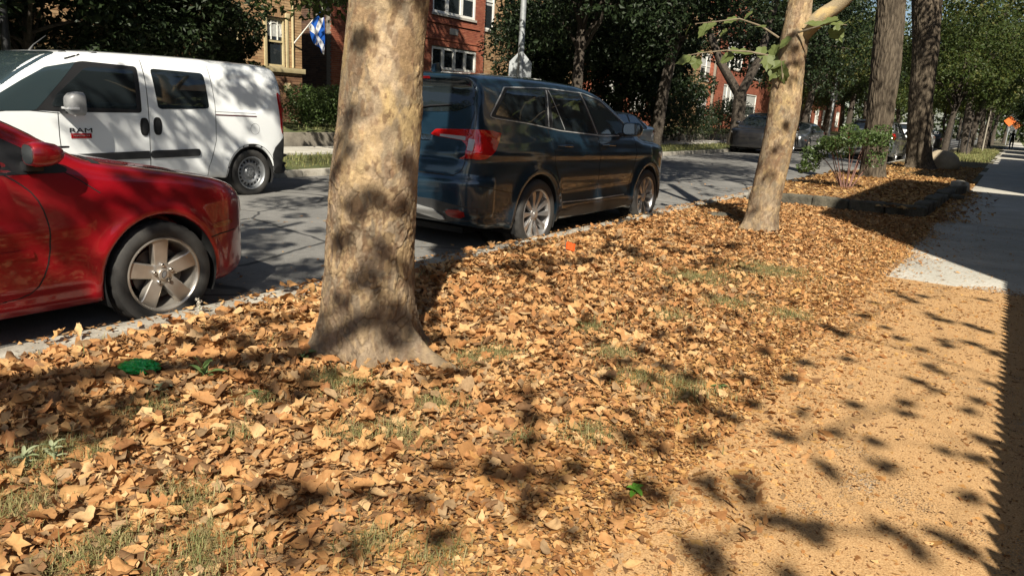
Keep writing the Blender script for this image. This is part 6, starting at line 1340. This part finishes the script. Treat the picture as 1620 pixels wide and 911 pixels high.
g4 = np.concatenate([scatter(9000, -16, -11.4, 6, 30), scatter(5000, -9.1, -6.7, 6, 30), scatter(4000, -9.1, -6.7, 30, 75)]); blades('lawn_grass', np.stack([g4[:, 0], g4[:, 1], np.where(g4[:, 0] < -11, .47, .055)], 1), .09, .02, M['grass_green'], .8)
# ---- raised bed with rough stone edging
sheet('planted_bed', .22, 2.88, 13.1, 22.4, .12, M['soil'], 20, 60, lambda X, Y: .10 + .05 * fbm(np.stack([X, Y, 0 * X], -1), 3, 61))
sheet('verge', .0, 3.3, 22.38, 170, .0, M['earth'], 8, 60, lambda X, Y: -.02 + .04 * fbm(np.stack([X, Y, 0 * X], -1), 3, 62))
sheet('verge_lawn', .95, 3.15, 42, 72, .03, M['lawn'], 8, 30, lambda X, Y: .015 + .03 * fbm(np.stack([X, Y, 0 * X], -1), 3, 63))
M['edge_stone'] = vmat('mossy_stone', (.06, .055, .04), (.14, .125, .09), 5, .95, .6, .02, fine=40); M['edge_pale'] = vmat('pale_stone', (.30, .27, .21), (.42, .38, .31), 6, .9, .4, .01, fine=60)
pe = thing('bed_edging', 'rough dark stone edging round the raised bed, pale at its road end', 'edging', (0, 0, 0))
def rock(lo, hi, m, parent, name='edging_stone', seed=0, rz=0):
    lo, hi = np.array(lo), np.array(hi); bm = bmesh.new(); bmesh.ops.create_cube(bm, size=1); bmesh.ops.bevel(bm, geom=bm.edges[:], offset=.10, segments=2, affect='EDGES', profile=.6); bmesh.ops.subdivide_edges(bm, edges=[e for e in bm.edges if e.calc_length() > .4], cuts=3, use_grid_fill=True)
    V = np.array([v.co for v in bm.verts]); W = V * (hi - lo); nz = fbm((W + seed * 3.1) * 9, 3, seed)[:, None] - .5
    for v, c_, k in zip(bm.verts, W, nz): v.co = Vector(c_ * (1 + .14 * k[0]) + np.array([.012, .012, .012]) * k[0] * 2)
    for f in bm.faces: f.smooth = True
    me = bpy.data.meshes.new(name); bm.to_mesh(me); bm.free(); me.materials.append(m); o = link(name, me, parent, tuple((lo + hi) / 2)); o.rotation_euler = (random.uniform(-.03, .03), random.uniform(-.03, .03), rz); return o
xs = [.30, .80, 1.34, 1.90, 2.44, 3.02]
for i in range(5): rock((xs[i], 12.92 + .02 * i, -.06), (xs[i + 1] - .012, 13.14 + .02 * i, .16 + random.uniform(-.01, .03)), M['edge_pale'] if i < 1 else M['edge_stone'], pe, seed=i)
y = 13.24
for i in range(11):
    L = random.uniform(.55, .85); j = 0 if i < 8 else random.uniform(-.12, .12)
    rock((2.80 + j + .01 * i, y, -.06), (3.03 + j + .01 * i, y + L - .02, .17 + random.uniform(-.02, .05) + (.06 if i > 8 else 0)), M['edge_stone'] if i < 9 else M['edge_pale'], pe, seed=i + 9, rz=0 if i < 8 else random.uniform(-.3, .3)); y += L
rock((2.95, 17.2, -.05), (3.2, 17.9, .10), M['edge_stone'], pe, seed=40, rz=.4)
# ================================================================== SMALL THINGS, FAR CARS, PEOPLE
def ring_stem(o, p, q, r, m, nm='stem'): return MB().tube([p, ((p[0] + q[0]) / 2 + .01, (p[1] + q[1]) / 2, (p[2] + q[2]) / 2), q], [r, r, r * .8], 5).build(nm, m, o, True)
pr = np.random.default_rng(17)
def blade_leaf(o, base, az, L, wd, el, m, droop=.35, nm='leaf'):
    d = np.array([math.cos(az), math.sin(az), 0]); s = np.array([-d[1], d[0], 0]); V = []; n = 7
    for i in range(n + 1):
        t_ = i / n; w_ = wd * math.sin(math.pi * (.08 + .92 * t_)) ** .8 * (1 - .25 * t_); c = np.array(base) + d * L * t_ * math.cos(el) + np.array([0, 0, 1]) * L * (t_ * math.sin(el) - droop * t_ * t_)
        V += [c - s * w_ / 2 + np.array([0, 0, w_ * .22]), c, c + s * w_ / 2 + np.array([0, 0, w_ * .22])]
    F = [(3 * i + j, 3 * i + j + 1, 3 * i + 4 + j, 3 * i + 3 + j) for i in range(n) for j in (0, 1)]; return link(nm, npmesh(nm, np.array(V), np.array(F), True, [m]), o)
M['weed'] = leaf_mat('weed_leaf', [(.10, .17, .05), (.15, .22, .08), (.12, .19, .06)], .3, objvar=True); M['weed_pale'] = leaf_mat('pale_weed_leaf', [(.30, .34, .19), (.36, .38, .24), (.25, .30, .15)], .3, objvar=True); M['weed_bright'] = leaf_mat('bright_weed_leaf', [(.12, .30, .03), (.16, .36, .05)], .35, objvar=True)
def plant(name, label, px, py, leaves, L, wd, m, el0=.5, h=.03, cat='plant'):
    g = U(px, py); g = np.array([g[0], g[1], float(park_z(np.array([g[0]]), np.array([g[1]]))[0]) + .012]); o = thing(name, label, cat, tuple(g))
    ring_stem(o, (0, 0, -.02), (0, 0, h), .004, M[m])
    for k in range(leaves): blade_leaf(o, (0, 0, h * (k + 1) / leaves), k * 2.4 + pr.uniform(-.3, .3), L * pr.uniform(.7, 1.15), wd * pr.uniform(.8, 1.15), el0 + pr.uniform(-.25, .45), M[m])
    return o
plant('milkweed_plant', 'green lance-leaved weed right of the bright green bag', 322, 600, 9, .115, .032, 'weed', .75, .06)
plant('broadleaf_weed', 'small pale green weed below the bright green bag', 257, 622, 6, .060, .030, 'weed_pale', .4, .02)
plant('broadleaf_weed', 'small weed among leaves just left of the near trunk base', 478, 565, 6, .09, .05, 'weed', .35, .02)
plant('broadleaf_weed', 'tiny bright green weed alone in the brown leaves at lower right', 1003, 782, 7, .045, .026, 'weed_bright', .45, .02)
plant('broadleaf_weed', 'pale woolly weed at the lower left picture edge', 85, 735, 12, .065, .018, 'weed_pale', .7, .07)
plant('broadleaf_weed', 'pale sprawling weed in the lower left corner beside dry grass', 40, 740, 12, .06, .018, 'weed_pale', .6, .05)
plant('broadleaf_weed', 'small green weed right of the lance-leaved weed', 405, 632, 6, .06, .022, 'weed', .5, .03)
plant('broadleaf_weed', 'low weed in the right half of the leaf litter', 1138, 618, 6, .05, .025, 'weed', .4, .02)
g = U(315, 496, Z=.0); ss = thing('seed_stalk', 'pale feathery seed stalk growing at the kerb by the red car wheel', 'plant', (g[0], g[1], 0)); ring_stem(ss, (0, 0, -.03), (.005, 0, .085), .0022, M['weed_pale'])
cl = [(.004 + pr.normal() * .004, pr.normal() * .004, .03 + .012 * k, .012, .012, .010, 1) for k in range(6)]; link('seed_head', leafcloud('seed_head', cl, 26, .012, leaf_mat('seed_fluff', [(.55, .5, .42), (.66, .62, .54)], .3), .3, .4, .3, pr), ss)
# crumpled bright green plastic bag
g = U(222, 590); bm = bmesh.new(); bmesh.ops.create_icosphere(bm, subdivisions=5, radius=1)
V = np.array([v.co for v in bm.verts]); d1, d2, ci = worley(V * 2.6, 5); e1, e2, ei = worley(V * 6 + 3, 6); k = .55 + .55 * d1 + .25 * (e1 - .4) + .25 * (fbm(V * 3, 3, 7) - .5)
for v, a, q in zip(bm.verts, V, k): v.co = (a[0] * .098 * q, a[1] * .070 * q, max(a[2], -.25) * .042 * q + .012)
for f in bm.faces: f.smooth = True
me = bpy.data.meshes.new('plastic_bag'); bm.to_mesh(me); bm.free(); m = mat('green_plastic', (.008, .36, .05), .28, 0, Coat_Weight=.4); me.materials.append(m); o = link('plastic_bag', me, None, (g[0], g[1], float(park_z(np.array([g[0]]), np.array([g[1]]))[0]) + .03), .5); tag(o, 'crumpled bright green plastic bag lying in the leaves before the red car', 'bag')
# orange marking flag at the kerb
g = U(894, 398); fl = thing('marker_flag', 'small orange-red marking flag on a wire by the kerb', 'flag', (g[0], g[1], 0)); MB().tube([(0, 0, -.05), (0, 0, .10)], [.0018, .0018], 5).build('wire', M['steel'], fl, True)
V = [(0 + .088 * i / 6, .010 * math.sin(i * 1.1), z_ - .012 * i / 6) for i in range(7) for z_ in (.028, .10)]; link('cloth', npmesh('cloth', np.array(V) * np.array([1, 1, 1]), np.array([(2 * i, 2 * i + 2, 2 * i + 3, 2 * i + 1) for i in range(6)]), True, [mat('orange_plastic', (.70, .085, .012), .5)]), fl).rotation_euler = (0, .1, .6)
# flat stone by the leaning tree, boulder by the far trunk
g = U(1140, 341); tag(rock(np.array([g[0] - .16, g[1] - .12, -.03]), np.array([g[0] + .13, g[1] + .10, .035]), M['edge_stone'], None, 'flat_stone', 71, .6), 'flat grey stone at the kerb left of the leaning tree', 'stone')
g = U(1478, 262); bm = bmesh.new(); bmesh.ops.create_icosphere(bm, subdivisions=4, radius=1); V = np.array([v.co for v in bm.verts]); k = .8 + .5 * fbm(V * 1.3, 4, 71)
for v, a_, q_ in zip(bm.verts, V, k): v.co = Vector((a_[0] * .62 * q_, a_[1] * .5 * q_, a_[2] * .55 * q_ + .12))
for f in bm.faces: f.smooth = True
me = bpy.data.meshes.new('boulder'); bm.to_mesh(me); bm.free(); me.materials.append(vmat('boulder_stone', (.30, .24, .16), (.42, .35, .24), 3, .9, .5, .02, fine=30)); tag(link('boulder', me, None, (1.85, 31.0, 0)), 'rounded tan boulder beside the stout far trunk', 'boulder')
# tall pole with the back of a school sign
gp_ = U(822, 125, X=-7.3); sp = thing('street_pole', 'tall grey metal pole carrying the back of a pentagon sign', 'pole', (-7.3, float(gp_[1]), 0)); M['galv'] = vmat('galvanised', (.30, .32, .33), (.42, .44, .45), 12, .5, .1, .002)
M['galv'].node_tree.nodes['Principled BSDF'].inputs['Metallic'].default_value = .4
MB().tube([(0, 0, 0), (0, .0, 3), (0.03, -.05, 7.5)], [.085, .08, .065], 14).build('pole', M['galv'], sp, True)
zz = 2.12; ah = HEAD
def signplate(poly, m, nm, th=.004, d=.10):
    o = MB().prism(poly, d, d + th, 1).build(nm, m, sp, False); o.rotation_euler = (0, 0, ah); return o
signplate([(-.30, zz), (.30, zz), (.30, zz + .38), (0, zz + .70), (-.30, zz + .38)], M['galv'], 'school_sign'); signplate([(.10, zz - .18), (.58, zz - .18), (.58, zz - .02), (.10, zz - .02)], M['white_wood'], 'small_plate')
for z_ in (zz + .1, zz + .5):
    o = MB().box((-.10, .07, z_), (.10, .098, z_ + .03)).build('clamp', M['galv'], sp); o.rotation_euler = (0, 0, ah)
lp = U(12, 100, X=-9.0); tag(MB().tube([(0, 0, 0), (0, 0, 2.5), (0, 0, 4.6)], [.075, .062, .055], 12).build('lamp_post', M['trim'], None, True, loc=(-9.0, float(lp[1]), 0)), 'dark post standing at the left picture edge behind the van', 'post')
g = U(1309, 224, X=-7.2); fp = thing('street_pole', 'slim grey pole with a small box far across the road', 'pole', (-7.2, float(g[1]), 0)); MB().tube([(0, 0, 0), (0, 0, 6.5)], [.09, .07], 10).build('pole', M['galv'], fp, True); MB().box((-.18, -.12, 3.0), (.18, .12, 3.6)).build('box', M['galv'], fp)
for i, (px, py, hgt, r_, lab) in enumerate([(1499, 246, 3.4, .045, 'dark sign post beside the stout far trunk'), (1514, 244, 3.0, .04, 'dark thin stake right of the sign post'), (1527, 247, 1.5, .03, 'short dark stake by the small lawn'), (1535, 240, 1.6, .03, 'thin pale stake on the small lawn')]):
    g = U(px, py); tag(MB().tube([(0, 0, -.1), (0, 0, hgt)], [r_, r_], 8).build('stake', M['trim'] if i < 3 else M['white_wood'], None, True, loc=(float(g[0]), float(g[1]), 0)), lab, 'stake')
sap = make_tree('sapling', 'young sapling with pale straight trunk on the small lawn', (2.05, 66.0, 0), 4.6, .045, .85, 'leaf_plane', 700, .16, 140, 'dark_bark', None, .62, nclump=8, fork=.7)
for c_ in kids(sap):
    if c_.name.startswith('trunk'): c_.data.materials[0] = M['edge_pale']
make_tree('ornamental_tree', 'small tree with bright yellow-green leaves beyond the lawn', (-.6, 66, 0), 5.2, .08, 1.5, 'leaf_yellow', 2600, .20, 141, 'dark_bark', None, .45, nclump=12)
for i, (x, y, s, lb) in enumerate([(-11.9, 19.6, 1.0, 'dark bushes under the garden windows of the red flats'), (-12.2, 22.5, 1.1, 'dark bushes at the foot of the red flats, farther clump'), (-12.4, 26.0, 1.3, 'dark bushes before the tan flats behind the tall pole'), (-9.9, 33, 1.5, 'black-green hedge clump behind the parked dark vehicle'), (-10.2, 37.5, 1.5, 'dark bushes left of the parked dark vehicle'), (-10.5, 43, 1.4, 'bushes behind the parked grey car')]):
    o = thing('bush', lb, 'bush', (x, y, .3)); cl = [(pr.uniform(-.9, .9) * s, pr.uniform(-1.6, 1.6) * s, pr.uniform(.3, 1.3) * s, .5 * s, .5 * s, .4 * s, 1) for _ in range(22)]; link('foliage', leafcloud('foliage', cl, 170, .12, M['leaf_dark'], .3, .6, .5, pr), o)
    st = MB()
    for k in range(6): st.tube([(pr.uniform(-.3, .3), pr.uniform(-.8, .8), -.3), (pr.uniform(-.5, .5), pr.uniform(-1, 1), 1.0 * s)], [.03, .01], 5)
    st.build('stems', M['dark_bark'], o, True, kind='stuff')
# parked and driving cars farther off: copies with their own paint
def recolour(o, m):
    for c_ in [c for c in bpy.data.objects if c.parent == o]:
        for sl_ in c_.material_slots:
            if sl_.material and sl_.material.name.endswith('_paint'): sl_.link = 'OBJECT'; sl_.material = m
def car_copy(src, label, loc, rz, m, s=1.0):
    c = copy_tree(src); c.location = loc; c.rotation_euler = (0, 0, rz); c.scale = (s, s, s); c['label'] = label; recolour(c, m); c['group'] = 'cars farther along the road'; return c
P_sil = paint('silver_paint', (.42, .45, .47), .3, .5, 1, .03); P_blk = paint('black_paint', (.012, .012, .014), .3, .2, 1, .05); P_gry = paint('grey_paint', (.14, .15, .155), .3, .5, 1, .03); P_wht = paint('pearl_paint', (.72, .73, .73), .3, 0, .8, .03)
car_copy(RED, 'silver parked car glimpsed past the blue vehicle bonnet', (-5.55, 19.5, -.06), math.pi, P_sil).name = 'silver_car'
car_copy(SUV, 'black parked vehicle facing the viewer across the road', (-5.5, 36.2, -.06), math.pi, P_blk).name = 'black_suv'
car_copy(RED, 'grey parked car right behind the leaning tree trunk', (-5.5, 42.4, -.06), math.pi, P_gry).name = 'grey_car'
car_copy(SUV, 'white vehicle in the sunlit far street, seen between stout trunk and stakes', (-1.2, 51, -.06), 0, P_wht).name = 'white_suv'
car_copy(RED, 'white far car parked across the sunlit street end', (-5.4, 75, -.06), math.pi, P_wht).name = 'white_car'
car_copy(SUV, 'grey vehicle at the near kerb between the two big trunks', (-1.15, 36.0, -.12), 0, P_gry).name = 'grey_suv'
car_copy(RED, 'dark car far down the street beyond the small lawn', (-1.2, 62, -.1), 0, P_blk).name = 'dark_car'
# a person walking far down the sidewalk
def person(label, loc, rz, top, legc, seed):
    o = thing('person', label, 'person', loc, rz); me = bpy.data.meshes.new('body')
    J = [((0, 0, .94), .125), ((0, 0, 1.15), .135), ((0, .01, 1.36), .15), ((0, .02, 1.48), .07), ((0, .03, 1.56), .062), ((0, .05, 1.66), .098), ((0, .045, 1.74), .075),
         ((.10, .0, .90), .10), ((.11, .13, .50), .072), ((.11, .06, .09), .048), ((.11, .22, .04), .042), ((-.10, 0, .90), .10), ((-.11, -.02, .50), .072), ((-.11, -.24, .13), .048), ((-.11, -.12, .04), .042),
         ((.20, .01, 1.40), .068), ((.25, -.05, 1.12), .05), ((.25, .08, .90), .038), ((.25, .12, .82), .036), ((-.20, .01, 1.40), .068), ((-.25, .06, 1.12), .05), ((-.24, .22, .95), .038), ((-.24, .27, .88), .036)]
    E = [(0, 1), (1, 2), (2, 3), (3, 4), (4, 5), (5, 6), (0, 7), (7, 8), (8, 9), (9, 10), (0, 11), (11, 12), (12, 13), (13, 14), (2, 15), (15, 16), (16, 17), (17, 18), (2, 19), (19, 20), (20, 21), (21, 22)]
    me.from_pydata([j[0] for j in J], E, []); b = link('tmp', me); b.modifiers.new('skin', 'SKIN'); sub = b.modifiers.new('sub', 'SUBSURF'); sub.levels = 1; sub.render_levels = 1
    for i, (v, j) in enumerate(zip(me.skin_vertices[0].data, J)): v.radius = (j[1], j[1] * (.7 if i < 3 else 1)); v.use_root = i == 0
    dg = bpy.context.evaluated_depsgraph_get(); nm = bpy.data.meshes.new_from_object(b.evaluated_get(dg)); bpy.data.objects.remove(b)
    skin = mat('skin', (.32, .19, .13), .6); nm.materials.clear()
    for x in (top, legc, skin): nm.materials.append(x)
    for f in nm.polygons:
        c = f.center; f.use_smooth = True; f.material_index = 2 if c.z > 1.52 or (abs(c.x) > .2 and c.z < .95) else 1 if c.z < .97 else 0
    link('body', nm, o); bm = bmesh.new(); bmesh.ops.create_icosphere(bm, subdivisions=2, radius=.108)
    for v in bm.verts: v.co = (v.co.x, v.co.y * 1.05 + .03, v.co.z + 1.70 if v.co.y < .03 or v.co.z > .03 else 1.73 + v.co.z * .2)
    hm = bpy.data.meshes.new('hair'); bm.to_mesh(hm); bm.free(); hm.materials.append(mat('dark_hair', (.02, .015, .012), .7)); link('hair', hm, o); return o
dk = mat('dark_cloth', (.012, .012, .015), .9); dk2 = mat('navy_cloth', (.02, .022, .035), .9)
person('person in dark clothes walking far down the sidewalk', (3.72, 88, .0), 0, dk, dk2, 1)
# orange and white work signs at the far end
for i, (px, py, m_, sz, lb) in enumerate([(1598, 192, mat('sign_orange', (.75, .16, .03), .5), 1.0, 'orange diamond road sign at the far end of the sidewalk'), (1609, 198, mat('sign_orange_b', (.78, .25, .08), .5), .9, 'second orange road sign, just right of the first one'), (1603, 196, M['white_wood'], 1.3, 'white sign board between the two orange signs')]):
    Yd = 118 + 3 * i; c = U(px, py, Y=Yd); o = thing('road_sign', lb, 'sign', (float(c[0]), Yd, 0)); z_ = float(c[2])
    MB().tube([(0, 0, -.1), (0, 0, z_)], [.05, .05], 8).build('post', M['galv'], o, True)
    MB().prism([(0, z_ - sz * .68), (sz * .68, z_), (0, z_ + sz * .68), (-sz * .68, z_)] if i < 2 else [(-.6, z_ - 1.2), (.6, z_ - 1.2), (.6, z_ + 1.3), (-.6, z_ + 1.3)], -.09, -.07, 1).build('board', m_, o)
